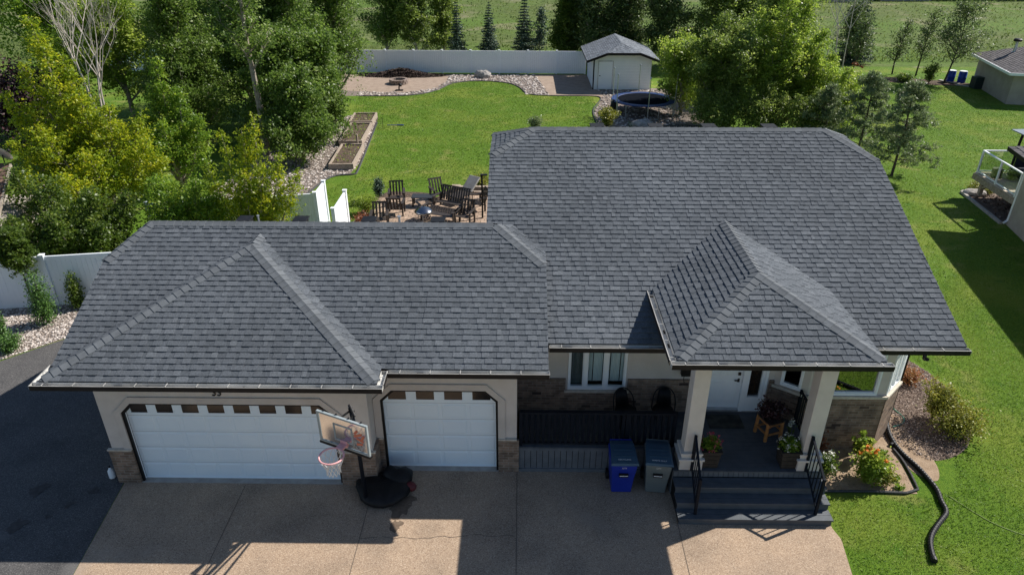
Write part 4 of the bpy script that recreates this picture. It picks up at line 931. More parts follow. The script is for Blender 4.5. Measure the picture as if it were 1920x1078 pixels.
for i in range(n_):
    pa = []; pb = []
    for k, (rr, zz) in enumerate(((R_, 0), (.20, -.10), (.155, -.20), (.125, -.30), (.13, -.40))):
        for lst, sg_ in ((pa, 1), (pb, -1)):
            a = 2*PI*(i+sg_*k*.5)/n_; lst.append(HC+bx*(rr*math.cos(a))+bn*(rr*math.sin(a))+Vector((0, 0, zz)))
    b.tube(pa, .008, 4, cap=False); b.tube(pb, .008, 4, cap=False)
b.build('net', 'net', HB, world=True)
b = MB(); b.blob((6.18, -.22, .14), .13, seed=3, squash=(1, 1, .8)); tagit(b.build('bag', 'red', smooth=True), 'small dull red bag beside the black hoop base', 'bag')
# wheeled bins
def bin_(x, y, rz, body, label, text, lidtext):
    B = thing('wheelie_bin', label, 'wheelie bin', (x, y, 0), rz, 'wheeled bins by the side deck')
    b = MB()
    def ring(w, d, z, oy=0): return [(-w/2, -d/2+oy, z), (w/2, -d/2+oy, z), (w/2, d/2+oy, z), (-w/2, d/2+oy, z)]
    rs = [ring(.44, .50, .02, .05), ring(.50, .58, .50, .02), ring(.55, .66, .80), ring(.57, .70, .98)]
    vs = [p for r in rs for p in r]; fs = [(3, 2, 1, 0), (12, 13, 14, 15)]
    for i in range(3): fs += [(i*4+j, i*4+(j+1) % 4, (i+1)*4+(j+1) % 4, (i+1)*4+j) for j in range(4)]
    b.add(vs, fs); bo = b.build('body', body, B, bevel=.025)
    b = MB(); b.box((-.285, -.36, .93), (.285, .34, .975)); b.build('rim', body, B, bevel=.012)
    L = MB()
    prof = [(-.40, .985, .60), (-.38, 1.02, .60), (-.1, 1.065, .56), (.2, 1.07, .54), (.37, 1.03, .52), (.39, .985, .52)]
    vs = []; 
    for (yy, zz, ww) in prof: vs += [(-ww/2, yy, zz-.02), (-ww/2+.04, yy, zz), (ww/2-.04, yy, zz), (ww/2, yy, zz-.02)]
    L.add(vs, [(i*4+j, i*4+j+1, (i+1)*4+j+1, (i+1)*4+j) for i in range(5) for j in range(3)]+[(0, 4, 8, 12, 16, 20, 23, 19, 15, 11, 7, 3)])
    lo = L.build('lid', 'bin_lid', B)
    L = MB(); L.box((-.2, -.2, 1.052), (.2, -.17, 1.066)); L.box((-.2, .0, 1.062), (.2, .03, 1.078)); L.box((-.15, -.335, 1.028), (.15, -.22, 1.036)); L.build('lid_rib', 'bin_lid', lo)
    for i, tx in enumerate(lidtext):
        textmesh(tx, .052, 'print', lo, Matrix.Translation((0, -.275+(.028 if len(lidtext) > 1 else 0)-i*.055, 1.040)) @ Matrix.Rotation(.14, 4, 'X'))
    textmesh(text, .05, 'print', B, Matrix.Translation((0, -.351, .86)) @ Matrix.Rotation(PI/2, 4, 'X'))
    b = MB(); b.box((-.10, -.352, .60), (.10, -.30, .68)); b.build('grip', 'black', B)
    b = MB(); b.box((-.09, -.362, .635), (.09, -.353, .65)); b.build('latch_bar', 'print', B)
    for s_ in (-1, 1):
        b = MB(); b.tube([(s_*.24, .30, .12), (s_*.30, .30, .12)], .12, 16); b.build('wheel', 'black', B)
    b = MB(); b.tube([(-.24, .38, 1.0), (-.24, .43, 1.0), (.24, .43, 1.0), (.24, .38, 1.0)], .016, 8); b.build('handle', body, B)
    return B
bin_(10.90, -.02, 0.0, 'blue_bin', 'blue recycling bin with slate lid, standing nearest the garage', 'CITY', ['RECYCLING'])
bin_(11.68, -.02, -.10, 'grey_bin', 'grey-green garbage bin with slate lid, standing nearest the steps', 'CITY', ['HOUSEHOLD', 'WASTE ONLY'])
# jug by the left pier
J = thing('jug', 'small white and black bottle beside the left brick pier', 'bottle', (-.78, .12, 0))
b = MB(); b.lathe([(0, 0), (.07, 0), (.075, .02), (.07, .2), (.03, .26), (.02, .3), (0, .3)], (0, 0, 0), 14); b.build('bottle_body', 'white', J, smooth=True)
b = MB(); b.box((.06, .06, 0), (.2, .2, .45)); b.lathe([(.022, .29), (.022, .33), (0, .33)], (0, 0, 0), 10); b.build('cap', 'black', J)
# porch: door mat, planters, log chair, wicker chairs, flowers
b = MB(); b.box((13.12, 1.18, .722), (13.95, 1.70, .738)); tagit(b.build('door_mat', 'mat_rubber', bevel=.004), 'dark rubber mat in front of the white front door', 'door mat')
def planter(x, y, label, flm, seed):
    T_ = thing('planter', label, 'planter', (x, y, .72))
    b = MB(); w0, w1, h = .16, .20, .48
    for i in range(4):
        z0, z1 = h*i/4, h*(i+1)/4-.008; a0 = w0+(w1-w0)*i/4; a1 = w0+(w1-w0)*(i+1)/4
        b.add([(-a0, -a0, z0), (a0, -a0, z0), (a0, a0, z0), (-a0, a0, z0), (-a1, -a1, z1), (a1, -a1, z1), (a1, a1, z1), (-a1, a1, z1)], [(0, 3, 2, 1), (4, 5, 6, 7), (0, 1, 5, 4), (1, 2, 6, 5), (2, 3, 7, 6), (3, 0, 4, 7)])
    b.box((-w1-.02, -w1-.02, h-.03), (w1+.02, w1+.02, h)); b.build('box', 'planter', T_)
    r = np.random.default_rng(seed); n = 700; d = r.normal(size=(n, 3)); d /= np.linalg.norm(d, axis=1)[:, None]; d[:, 2] = np.abs(d[:, 2])
    C = d*np.array([.24, .22, .26])*r.uniform(.4, 1, n)[:, None]+np.array([0, 0, h])
    V, t = leaves(r, C, .06, r.uniform(0, .8, n)); quads_obj('foliage', V, t, 'lf_maple', T_)
    C = d[:36]*np.array([.26, .24, .30])*r.uniform(.85, 1.1, 36)[:, None]+np.array([0, 0, h]); C = np.repeat(C, 6, 0)+r.normal(size=(216, 3))*.015
    V, t = leaves(r, C, .035, r.uniform(0, 1, 216)); quads_obj('blossoms', V, t, flm, T_)['kind'] = 'stuff'
planter(12.80, -.02, 'wooden box planter with pink flowers beside the left porch column', 'pink_fl', 1)
planter(14.52, -.02, 'wooden box planter of white flowers beside the right porch column', 'white_fl', 2)
LC = thing('log_stool', 'rustic orange pine log stool standing right of the front door', 'stool', (14.42, .98, .72), .35)
b = MB()
for sx, sy in ((-1, -1), (1, -1), (-1, 1), (1, 1)):
    l = MB(); l.tube([(sx*.21, sy*.19, 0), (sx*.20, sy*.18, .5)], [.042, .038], 10); l.build('leg', 'wood_orange', LC)
for (p, q) in (((-.2, -.19, .16), (.2, -.19, .16)), ((-.2, .19, .16), (.2, .19, .16)), ((-.21, -.18, .20), (-.21, .18, .20)), ((.21, -.18, .20), (.21, .18, .20)), ((-.2, -.19, .42), (.2, -.19, .42)), ((-.2, .19, .42), (.2, .19, .42)), ((-.21, -.18, .46), (-.21, .18, .46)), ((.21, -.18, .46), (.21, .18, .46))):
    l = MB(); l.tube([p, q], .027, 8); l.build('stretcher', 'wood_orange', LC)
for k in range(5): l = MB(); l.box((-.22+k*.09, -.24, .485), (-.22+k*.09+.08, .24, .515)); l.build('seat_slat', 'wood_dark', LC)
def wicker(x, y, rz, label):
    C_ = thing('patio_chair', label, 'chair', (x, y, .72), rz, 'black chairs on the side deck')
    b = MB(); b.tube([(.27*math.cos(t_), .08+.22*max(0, math.sin(t_))+.05*0, .36+.46*max(0, math.sin(t_))**.55) for t_ in [PI*k/20 for k in range(21)]], .014, 6)
    b.tube([(.27*math.cos(t_), .05-.27*math.sin(t_), .37) for t_ in [PI*k/14 for k in range(15)]], .014, 6); b.build('frame', 'black', C_)
    b = MB(); vs = []
    for i in range(9):
        u = -1+2*i/8; vs += [(.17*u, .20-.05*abs(u), .42), (.17*u*.8, .31-.04*abs(u), .80-.06*u*u)]
    b.add(vs, [(2*i, 2*i+2, 2*i+3, 2*i+1) for i in range(8)]); o = b.build('backrest', 'black', C_, smooth=True); sdm = o.modifiers.new('s', 'SOLIDIFY'); sdm.thickness = .02
    b = MB(); b.lathe([(0, .40), (.22, .41), (.25, .38), (.23, .36), (0, .36)], (0, 0, 0), 18); b.build('seat', 'black', C_, smooth=True)
    for a in (.8, 2.3, 3.9, 5.5):
        l = MB(); l.tube([(.22*math.cos(a), .22*math.sin(a), .37), (.28*math.cos(a), .28*math.sin(a), 0)], .013, 6); l.build('leg', 'black', C_)
wicker(11.12, 1.36, .35, 'rounded black patio chair below the three-light window'); wicker(12.02, 1.40, -.2, 'rounded black patio chair next to the left porch column')

# ------------------------------------------------------------------ vegetation builders
def tube_np(mb, path, rs, n=6): mb.tube(path, rs, n)
def branchy(rng, base, h, r0, nl, R, elev=(.5, .9), t0=.25, t1=.97, lean=(0, 0), prof=None, curve=.25, sub=2, tr=.85):
    """trunk + limbs; returns MB and list of (point, weight) along the limbs"""
    mb = MB(); base = Vector(base); top = base+Vector((lean[0], lean[1], h*tr))
    tp = []; k = 9; w = [rng.normal()*.02*h for _ in range(4)]
    for i in range(k+1):
        s = i/k; tp.append(base.lerp(top, s)+Vector((w[0]*math.sin(3*s)+w[1]*math.sin(6*s)*.4, w[2]*math.sin(3*s), 0)))
    mb.tube(tp, [r0*(1-.82*i/k) for i in range(k+1)], 8)
    pts = []
    for i in range(nl):
        s = t0+(t1-t0)*(i+rng.uniform(0, .8))/nl; p = tp[min(k-1, int(s*k))].lerp(tp[min(k, int(s*k)+1)], s*k-int(s*k))
        az = i*2.39996+rng.uniform(-.4, .4); q = prof(s) if prof else (1-.65*s)
        L = R*q*rng.uniform(.75, 1.15); el = rng.uniform(*elev)
        d = Vector((math.cos(az)*math.cos(el), math.sin(az)*math.cos(el), math.sin(el)))
        bp = [p]; m = 6
        for j in range(1, m+1):
            d = (d+Vector((rng.normal()*.10, rng.normal()*.10, curve*.2+rng.normal()*.05))).normalized(); bp.append(bp[-1]+d*(L/m))
        rr = r0*(1-.8*s)*.45+.01
        mb.tube(bp, [rr*(1-.85*j/m)+.004 for j in range(m+1)], 5)
        for j in range(2, m+1): pts.append((bp[j], L*(.35+.1*(m-j)), j/m))
        for _ in range(sub):
            j = rng.integers(2, m); e = (Vector((rng.normal(), rng.normal(), rng.uniform(-.1, .9)))).normalized(); e = (e+d*.8).normalized(); l = L*rng.uniform(.25, .5); sp = [bp[j]]
            for _k in range(3): e = (e+Vector((rng.normal()*.15, rng.normal()*.15, .05))).normalized(); sp.append(sp[-1]+e*l/3)
            mb.tube(sp, [rr*.4, rr*.3, rr*.2, .004], 4); pts += [(sp[2], L*.3, .8), (sp[3], L*.3, 1)]
    return mb, pts, tp
def crown_leaves(rng, pts, n, size, csize=.16, flat=.2, tmix=.5, zbias=0, squash=.75, aspect=.6, sparse=0.0):
    P = np.array([p[0][:] for p in pts]); Wt = np.array([max(.15, p[1]) for p in pts])
    keep = rng.uniform(0, 1, len(P)) > sparse; P = P[keep]; Wt = Wt[keep]
    ct = rng.uniform(0, 1, len(P)); idx = rng.choice(len(P), n, p=Wt/Wt.sum())
    sig = csize*np.sqrt(Wt[idx])[:, None]
    # several twigs per clump
    tw = rng.normal(size=(len(P), 9, 3)); ti = rng.integers(0, 9, n); off = tw[idx, ti]*sig*1.35
    C = P[idx]+(off+rng.normal(size=(n, 3))*sig*.55)*np.array([1, 1, squash])
    tt = ct[idx]*tmix+rng.uniform(0, 1, n)*(1-tmix)
    return leaves(rng, C, size, tt, flat=flat, aspect=aspect)
def tree(name, label, cat, base, h, seed, m, nleaf, R=2.0, r0=.14, nl=16, size=.16, bark='bark', group=None, csize=.22, **kw):
    rng = np.random.default_rng(seed)
    t = thing(name, label, cat, base, group=group)
    mb, pts, tp = branchy(rng, (0, 0, 0), h, r0, nl, R, **kw); mb.build('trunk', bark, t)
    pts.append((tp[-1], R*.5, 1)); pts.append((tp[-1]+Vector((0, 0, h*.07)), R*.35, 1)); pts.append((tp[-2], R*.5, 1))
    V, tt = crown_leaves(rng, pts, int(nleaf*.7), size*1.02, csize, flat=.35); quads_obj('crown', V, tt, m, t)
    return t
def plume_tree(name, label, cat, base, plumes, seed, m, nleaf, size=.13, bark='bark', group=None, r0=.12, wid=.34):
    """multi-stemmed tree: every plume is a leaning spire (dx, dy, z0, z1, radius)"""
    rng = np.random.default_rng(seed); t = thing(name, label, cat, base, group=group); mb = MB(); pts = []
    for (dx, dy, z0, z1, rad) in plumes:
        a = Vector((0, 0, .1)); m1 = Vector((dx*.45, dy*.45, z0)); e = Vector((dx, dy, z1))
        path = [a, Vector((dx*.2, dy*.2, z0*.5)), m1, m1.lerp(e, .35), m1.lerp(e, .7), e]
        mb.tube(path, [r0, r0*.8, r0*.6, r0*.4, r0*.22, .008], 6)
        k = int(8+(z1-z0)*4)
        for i in range(k):
            s = (i+rng.uniform(0, 1))/k; p = m1.lerp(e, s); rr = rad*(math.sin(PI*min(1, .12+.88*(s*.9+.05)))**.7)*(1.15-.75*s)
            az = i*2.4+rng.uniform(-.5, .5); q = p+Vector((math.cos(az)*rr, math.sin(az)*rr, rr*rng.uniform(.15, .7)))
            mb.tube([p, p.lerp(q, .5)+Vector((0, 0, -.03)), q], [.02, .012, .004], 4)
            pts += [(q, rr*1.1+.2, 1), (p.lerp(q, .6), rr*.9+.2, 1), (p.lerp(q, .95)+Vector((0, 0, .1)), rr*.6+.15, 1)]
    mb.build('trunk', bark, t)
    V, tt = crown_leaves(rng, pts, int(nleaf*.68), size, wid*.9, flat=.35); quads_obj('crown', V, tt, m, t)
    return t
def conifer(name, label, base, h, R, seed, m='lf_spruce', n=9000, bark='bark_dark', group=None, size=.16, droop=-.12, t0=.06, layers_=22, cat='spruce tree', tuft=False):
    rng = np.random.default_rng(seed); t = thing(name, label, cat, base, group=group); mb = MB()
    mb.tube([(0, 0, 0), (0, 0, h*.5), (0, 0, h)], [.03*h*.6, .02*h*.5, .01], 7); C = []; D = []
    for L in range(layers_):
        s = t0+(1-t0)*L/layers_; rr = R*(1-s)**.85*rng.uniform(.85, 1.12)+.05; nb = int(5+6*(1-s)); z = h*s
        for b in range(nb):
            az = 2*PI*b/nb+rng.uniform(-.4, .4)+L; l = rr*rng.uniform(.7, 1.15)
            p0 = Vector((0, 0, z)); p1 = Vector((math.cos(az)*l, math.sin(az)*l, z+l*droop+.0)); p2 = p1+Vector((math.cos(az)*l*.1, math.sin(az)*l*.1, l*.06))
            mb.tube([p0, p1, p2], [.02, .01, .004], 4)
            C.append((p0, p1, l))
    mb.build('trunk', bark, t)
    w = np.array([c[2] for c in C]); idx = rng.choice(len(C), n, p=w/w.sum()); s = rng.uniform(.12, 1.05, n)
    if tuft: s = np.clip(np.round(s*5)/5+rng.normal(size=n)*.05, .3, 1.1)
    A = np.array([c[0][:] for c in C])[idx]; B = np.array([c[1][:] for c in C])[idx]; P = A+(B-A)*s[:, None]
    spread = (w[idx]*.22*(1.1-s*.6))[:, None]; P += rng.normal(size=(n, 3))*spread*np.array([1, 1, .35])
    V, tt = leaves(rng, P, size, rng.uniform(0, 1, n), flat=.6, aspect=.32); quads_obj('crown', V, tt, m, t)
    return t
def shrub(name, label, base, r, h, seed, m, n, size=.07, cat='shrub', group=None, stems=12, shape='ball', flowers=None):
    rng = np.random.default_rng(seed); t = thing(name, label, cat, base, group=group); mb = MB()
    P = []
    for i in range(stems):
        az = rng.uniform(0, 6.28); rr = r*rng.uniform(.2, .95)
        if shape == 'ball': z = h*(.35+.6*math.sqrt(max(0, 1-(rr/r)**2)))*rng.uniform(.8, 1)
        elif shape == 'cone': z = h*rng.uniform(.2, 1); rr = r*(1-z/h)*.8
        else: z = h*rng.uniform(.6, 1)
        e = Vector((math.cos(az)*rr, math.sin(az)*rr, z)); mb.tube([(0, 0, 0), tuple(e*.5+Vector((0, 0, .05))), tuple(e)], [.012, .009, .003], 4)
        P += [(e, .35), (e*.7+Vector((0, 0, h*.05)), .35), (e*.4, .25)]
    mb.build('stem', 'bark_dark', t)
    Pp = np.array([p[0][:] for p in P]); ct = rng.uniform(0, 1, len(Pp)); idx = rng.integers(0, len(Pp), n)
    sg = min(r, h)*(.30 if shape != 'spiky' else .12)
    C = Pp[idx]+rng.normal(size=(n, 3))*np.array([sg, sg, sg*.8]); C[:, 2] = np.abs(C[:, 2])+.01
    V, tt = leaves(rng, C, size, ct[idx]*.45+rng.uniform(0, .55, n), flat=.3); quads_obj('foliage', V, tt, m, t)
    if flowers:
        fm, k, cl = flowers; sel = rng.choice(np.argsort(-Pp[:, 2])[:max(k, len(Pp)//3)], k); C = Pp[sel]+rng.normal(size=(k, 3))*sg*.5; C[:, 2] += h*.2
        C = np.repeat(C, cl, 0)+rng.normal(size=(k*cl, 3))*.022; V, tt = leaves(rng, C, .055, rng.uniform(0, 1, len(C)), flat=.8, aspect=.8); quads_obj('blossoms', V, tt, fm, t)['kind'] = 'stuff'
    return t
# ------------------------------------------------------------------ trees on the left
LG = 'leafy trees along the left side of the yard'
pop = lambda s: .55+.55*math.sin(PI*min(1, s*1.0))
pop2 = lambda s: 1.05-.55*s
plume_tree('maple_tree', 'big yellow-green maple nearest the house on the left, its spires leaning outward', 'tree', (-9.3, 16.6, 0),
    [(-1.6, .6, 2.6, 7.9, .62), (-.9, .9, 2.4, 6.3, .6), (-3.3, .2, 1.6, 4.9, .7), (-2.5, .6, 2.2, 6.1, .55), (.9, .2, 1.8, 4.4, .8), (2.4, -.3, 1.0, 3.2, .8), (1.8, .9, 1.5, 3.9, .6), (-1.3, -1.2, 1.2, 3.9, .9), (-2.8, -1.0, .9, 3.3, .8), (.6, -1.6, 1.0, 3.0, .9), (-.2, .2, 2.0, 5.0, .7), (3.2, -.6, .8, 2.5, .5), (.4, -3.2, .5, 2.6, .6), (-1.0, -3.6, .5, 2.8, .6)],
    31, 'lf_yellow', 64000, size=.115, bark='bark', group=None, r0=.12, wid=.20)
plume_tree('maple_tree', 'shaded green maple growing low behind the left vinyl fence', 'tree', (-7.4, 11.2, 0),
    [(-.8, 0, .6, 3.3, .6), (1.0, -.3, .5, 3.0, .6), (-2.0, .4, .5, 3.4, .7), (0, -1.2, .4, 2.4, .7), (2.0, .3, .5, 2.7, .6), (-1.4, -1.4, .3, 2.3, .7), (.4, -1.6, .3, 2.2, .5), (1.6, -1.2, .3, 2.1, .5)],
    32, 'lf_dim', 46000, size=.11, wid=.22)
plume_tree('maple_tree', 'slender green maple spire standing right of the bare tree', 'tree', (-7.5, 19.6, 0),
    [(-.1, .3, 1.6, 5.9, .42), (.7, .2, 1.2, 4.5, .6), (-1.2, -.2, 1.2, 3.6, .7), (1.6, -.3, 1.0, 3.4, .7), (.2, -1.0, .9, 3.3, .9), (-.5, .2, 1.2, 4.6, .5)], 33, 'lf_maple', 34000, size=.11, wid=.20)
plume_tree('maple_tree', 'yellow-tipped young maple rising behind the garage ridge', 'tree', (-1.7, 12.75, 0),
    [(.25, 0, .8, 4.7, .30), (.75, .1, .8, 5.1, .32), (-.5, 0, .8, 4.5, .30), (1.5, -.1, .7, 3.7, .45), (2.1, -.1, .6, 3.1, .4), (.2, -.5, .6, 3.3, .5), (-1.2, -.1, .6, 3.2, .5), (.9, -.5, .6, 3.4, .5)], 34, 'lf_yellow', 26000, size=.095, wid=.17, r0=.06)
plume_tree('maple_tree', 'dense green maple between the two yellow ones', 'tree', (-4.3, 12.65, 0),
    [(-.6, 0, .7, 2.9, .7), (.8, .1, .7, 2.7, .7), (0, -.8, .5, 2.3, .8), (1.6, -.2, .5, 2.2, .6)], 35, 'lf_maple', 20000, size=.105, wid=.22)
for i, (x, y, h, R, n, lab) in enumerate([(-8.4, 33.0, 11.5, 3.6, 62000, 'tall dark poplar with pale trunk, left of the garden boxes'), (-4.9, 31.0, 9.6, 3.6, 70000, 'broad poplar overhanging the garden boxes'),
        (-4.2, 37.0, 10.5, 3.4, 45000, 'poplar whose crown meets the far fence'), (-12.5, 35.5, 11.5, 3.6, 42000, 'poplar behind the bare tree'), (-4.9, 26.4, 6.6, 2.6, 60000, 'low poplar leaning over the garden rocks')]):
    tree('poplar_tree', lab, 'tree', (x, y, 0), h, 40+i, 'lf_poplar', n, R=R, r0=.2, nl=34, size=.15, group=None, t0=.05, prof=pop2, elev=(.25, 1.0), csize=.24, bark='bark', sub=4, lean=(.3*(i-1), 0))
tree('poplar_tree', 'poplar with bare pale trunk showing in front of the dark poplars', 'tree', (-4.9, 24.0, 0), 9.8, 46, 'lf_poplar', 7000, R=1.7, r0=.22, nl=14, size=.15, t0=.45, prof=pop, csize=.22, lean=(.2, 0), tr=.98)
tree('poplar_tree', 'short poplar leaning to the nearest garden box', 'tree', (-2.9, 23.4, 0), 4.6, 57, 'lf_poplar', 46000, R=2.1, r0=.1, nl=30, size=.14, t0=.04, prof=pop2, csize=.24, elev=(.2, .9), sub=4)
tree('poplar_tree', 'middle-sized poplar leaning to the middle garden box', 'tree', (-3.0, 27.8, 0), 6.4, 58, 'lf_poplar', 48000, R=2.3, r0=.12, nl=32, size=.15, t0=.04, prof=pop2, csize=.24, elev=(.2, .9), sub=4)
tree('ash_tree', 'low dark green tree at the foot of the bare tree', 'tree', (-13.4, 22.6, 0), 3.6, 59, 'lf_dim', 26000, R=1.9, r0=.1, nl=26, size=.14, t0=.05, prof=pop2, csize=.24, sub=4)
tree('poplar_tree', 'poplar between the green spire and the pale-trunked poplar', 'tree', (-9.6, 26.5, 0), 8.6, 56, 'lf_poplar', 60000, R=2.9, r0=.16, nl=34, size=.14, t0=.06, prof=pop2, csize=.25, elev=(.25, 1.0), sub=4)
tree('ash_tree', 'bushy green tree in the far left corner beyond the bare tree', 'tree', (-19.5, 33, 0), 9.0, 47, 'lf_maple', 36000, R=3.6, r0=.2, nl=20, size=.19, t0=.2, csize=.4, prof=pop)
tree('ash_tree', 'green tree directly behind the bare tree', 'tree', (-14.6, 29.5, 0), 8.2, 48, 'lf_bright', 40000, R=2.6, r0=.16, nl=20, size=.15, t0=.22, csize=.24, prof=pop)
plume_tree('plum_shrub', 'dark purple plum shrub at the left edge', 'shrub', (-19.5, 27.5, 0), [(0, 0, .5, 4.0, 1.5), (2.2, .3, .5, 3.8, 1.4), (-2.0, 0, .5, 3.6, 1.4), (1.0, -1.2, .4, 3.0, 1.3)], 49, 'lf_plum', 26000, size=.17, bark='bark_dark', wid=.5)
# bare tree
rng = np.random.default_rng(8); B = thing('bare_tree', 'leafless pale-barked tree among the green trees at left', 'tree', (-11.9, 22.2, 0)); mb = MB()
def bare(p, d, l, r, dep):
    path = [p]; q = p; e = d
    for i in range(4): e = (e+Vector((rng.normal()*.07, rng.normal()*.07, .04))).normalized(); q = q+e*(l/4); path.append(q)
    mb.tube(path, [r*(1-.13*i) for i in range(5)], 6)
    if dep == 0: return
    for _ in range(3 if dep > 1 else 4):
        j = rng.integers(2, 5); f = (e+Vector((rng.normal()*.38, rng.normal()*.38, .22))).normalized(); bare(path[j], f, l*rng.uniform(.55, .8), r*.5, dep-1)
bare(Vector((0, 0, 0)), Vector((-.02, 0, 1)).normalized(), 2.6, .11, 0)
for dx, dy in ((0, 0), (-.42, .05), (.22, .1), (-.2, -.1)): bare(Vector((-.1, 0, 2.1)), Vector((dx-.08, dy, 1)).normalized(), 3.3, .06, 4)
mb.build('trunk', 'bark_white', B)
# ball-headed small tree, cedars and bed plants by the left fence
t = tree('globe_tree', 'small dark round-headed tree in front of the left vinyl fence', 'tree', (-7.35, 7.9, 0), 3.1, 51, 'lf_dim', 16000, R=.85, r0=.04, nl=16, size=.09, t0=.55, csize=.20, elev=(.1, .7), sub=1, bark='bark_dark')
shrub('cedar_shrub', 'dark pointed cedar in the middle of the left stone bed', (-6.35, 6.95, 0), .45, 1.65, 52, 'lf_cedar', 5200, .06, 'shrub', shape='cone', stems=26)
shrub('cedar_shrub', 'spiky twin-topped cedar at the left edge of the stone bed', (-7.05, 5.85, 0), .22, 1.35, 53, 'lf_cedar', 3000, .06, 'shrub', shape='cone', stems=20)
shrub('juniper_shrub', 'low bright green juniper on the stone bed', (-6.55, 5.3, 0), .36, .5, 54, 'lf_cedar', 3800, .05, 'shrub', stems=16)
shrub('cedar_shrub', 'slim cedar against the fence beside the garage roof', (-5.95, 7.95, 0), .3, 1.35, 55, 'lf_dim', 2200, .07, 'shrub', shape='cone', stems=16)
b = MB(); b.blob((-8.15, 6.6, .45), .42, seed=9, squash=(1, .7, 1)); b.cyl((-8.15, 6.6), .05, 0, .3); tagit(b.build('barbecue', 'black', smooth=True), 'covered black barbecue at the left edge by the fence', 'barbecue')

# ------------------------------------------------------------------ fences
def vinyl_fence(name, label, pts, h, step=2.35, parent=None, mtl='vinyl', post=.13):
    F = thing(name, label, 'fence', (pts[0][0], pts[0][1], 0))
    for (p, q) in zip(pts, pts[1:]):
        p = Vector((*p, 0)); q = Vector((*q, 0)); L = (q-p).length; n = max(1, round(L/step)); d = (q-p).normalized(); ang = math.atan2(d.y, d.x)
        mt = Matrix.Rotation(ang, 3, 'Z')
        for i in range(n):
            a = p+d*(L*i/n); c = p+d*(L*(i+1)/n); l = (c-a).length-post
            b = MB(); k = int(l/.15); w = l/k
            for j in range(k): b.obox((a+c)/2+d*(-l/2+w*(j+.5))+Vector((0, 0, h/2)), (w-.006, .035+.004*(j % 2), h-.12), mt)
            b.obox((a+c)/2+Vector((0, 0, h-.06)), (l, .06, .12), mt); b.obox((a+c)/2+Vector((0, 0, .09)), (l, .055, .12), mt)
            b.build('panel', mtl, F, world=True)
        for i in range(n+1):
            a = p+d*(L*i/n)
            if i == 0 and p != Vector((*pts[0], 0)): continue
            b = MB(); b.obox(a+Vector((0, 0, h/2+.02)), (post, post, h+.04), mt); b.obox(a+Vector((0, 0, h+.055)), (post+.035, post+.035, .03), mt); b.build('post', mtl, F, world=True)
    return F
vinyl_fence('vinyl_fence', 'long white vinyl fence across the far end of the yard', [(-28, 47.6), (13.7, 46.7)], 1.78)
vinyl_fence('vinyl_fence', 'white vinyl fence behind the stone bed at far left', [(-14, 6.95), (-8.75, 7.78), (-6.75, 8.11), (-2.0, 8.9)], 1.8)
vinyl_fence('vinyl_fence', 'white vinyl fence panels meeting at a corner behind the garage', [(-5.6, 12.8), (.48, 14.0), (.48, 15.37)], 1.79, step=1.9)
vinyl_fence('vinyl_gate', 'open white vinyl gate panel standing beside the patio', [(1.62, 12.3), (1.62, 14.22)], 1.80, step=2.0)
# ------------------------------------------------------------------ back yard
for i, (x, y, l, w, lab) in enumerate([(-.62, 24.0, 3.6, 1.25, 'long wooden garden box nearest the house'), (-1.05, 28.3, 3.9, 1.3, 'wooden garden box in the middle of the row'), (-1.3, 31.6, 2.2, 1.45, 'wooden garden box farthest from the house')]):
    R_b = thing('garden_box', lab, 'raised bed', (x, y, 0), .045, 'raised garden boxes')
    b = MB(); t_ = .09
    b.box((-w/2, -l/2, 0), (-w/2+t_, l/2, .32)); b.box((w/2-t_, -l/2, 0), (w/2, l/2, .32)); b.box((-w/2+t_, -l/2, 0), (w/2-t_, -l/2+t_, .318)); b.box((-w/2+t_, l/2-t_, 0), (w/2-t_, l/2, .318)); b.build('frame', 'wood_old', R_b)
    b = MB(); b.box((-w/2+t_, -l/2+t_, 0), (w/2-t_, l/2-t_, .24)); b.build('soil', 'soil', R_b)
    r = np.random.default_rng(60+i); n = 110; C = np.c_[r.uniform(-w/2+.15, w/2-.15, n), r.uniform(-l/2+.15, l/2-.15, n), r.uniform(.25, .42, n)]; k = r.uniform(0, 1, n) < .8
    V, tt = leaves(r, C[k], .10, r.uniform(0, 1, k.sum())); quads_obj('seedlings', V, tt, 'lf_maple', R_b)['kind'] = 'stuff'
b = MB(); b.box((-.52, 25.9, .0), (-.43, 26.0, .8)); tagit(b.build('stake', 'wood_old'), 'short wooden stake between the garden boxes', 'stake')
b = MB()
for z in (.15, .4, .62): b.tube([(.02+.22*math.cos(a), 29.9+.22*math.sin(a), z) for a in [2*PI*i/14 for i in range(15)]], .006, 4)
for a in (0, 2.1, 4.2): b.tube([(.02+.22*math.cos(a), 29.9+.22*math.sin(a), 0), (.02+.22*math.cos(a), 29.9+.22*math.sin(a), .66)], .01, 4)
tagit(b.build('plant_cage', 'black'), 'small wire plant cage beside the garden boxes', 'plant cage')
b = MB(); b.tube([(.35, 30.75, .03), (1.3, 30.7, .04)], .02, 6); b.tube([(.95, 30.72, .045), (1.35, 30.7, .045)], .035, 6); tagit(b.build('garden_tool', 'barrel'), 'blue-handled tool lying on the back lawn', 'tool')
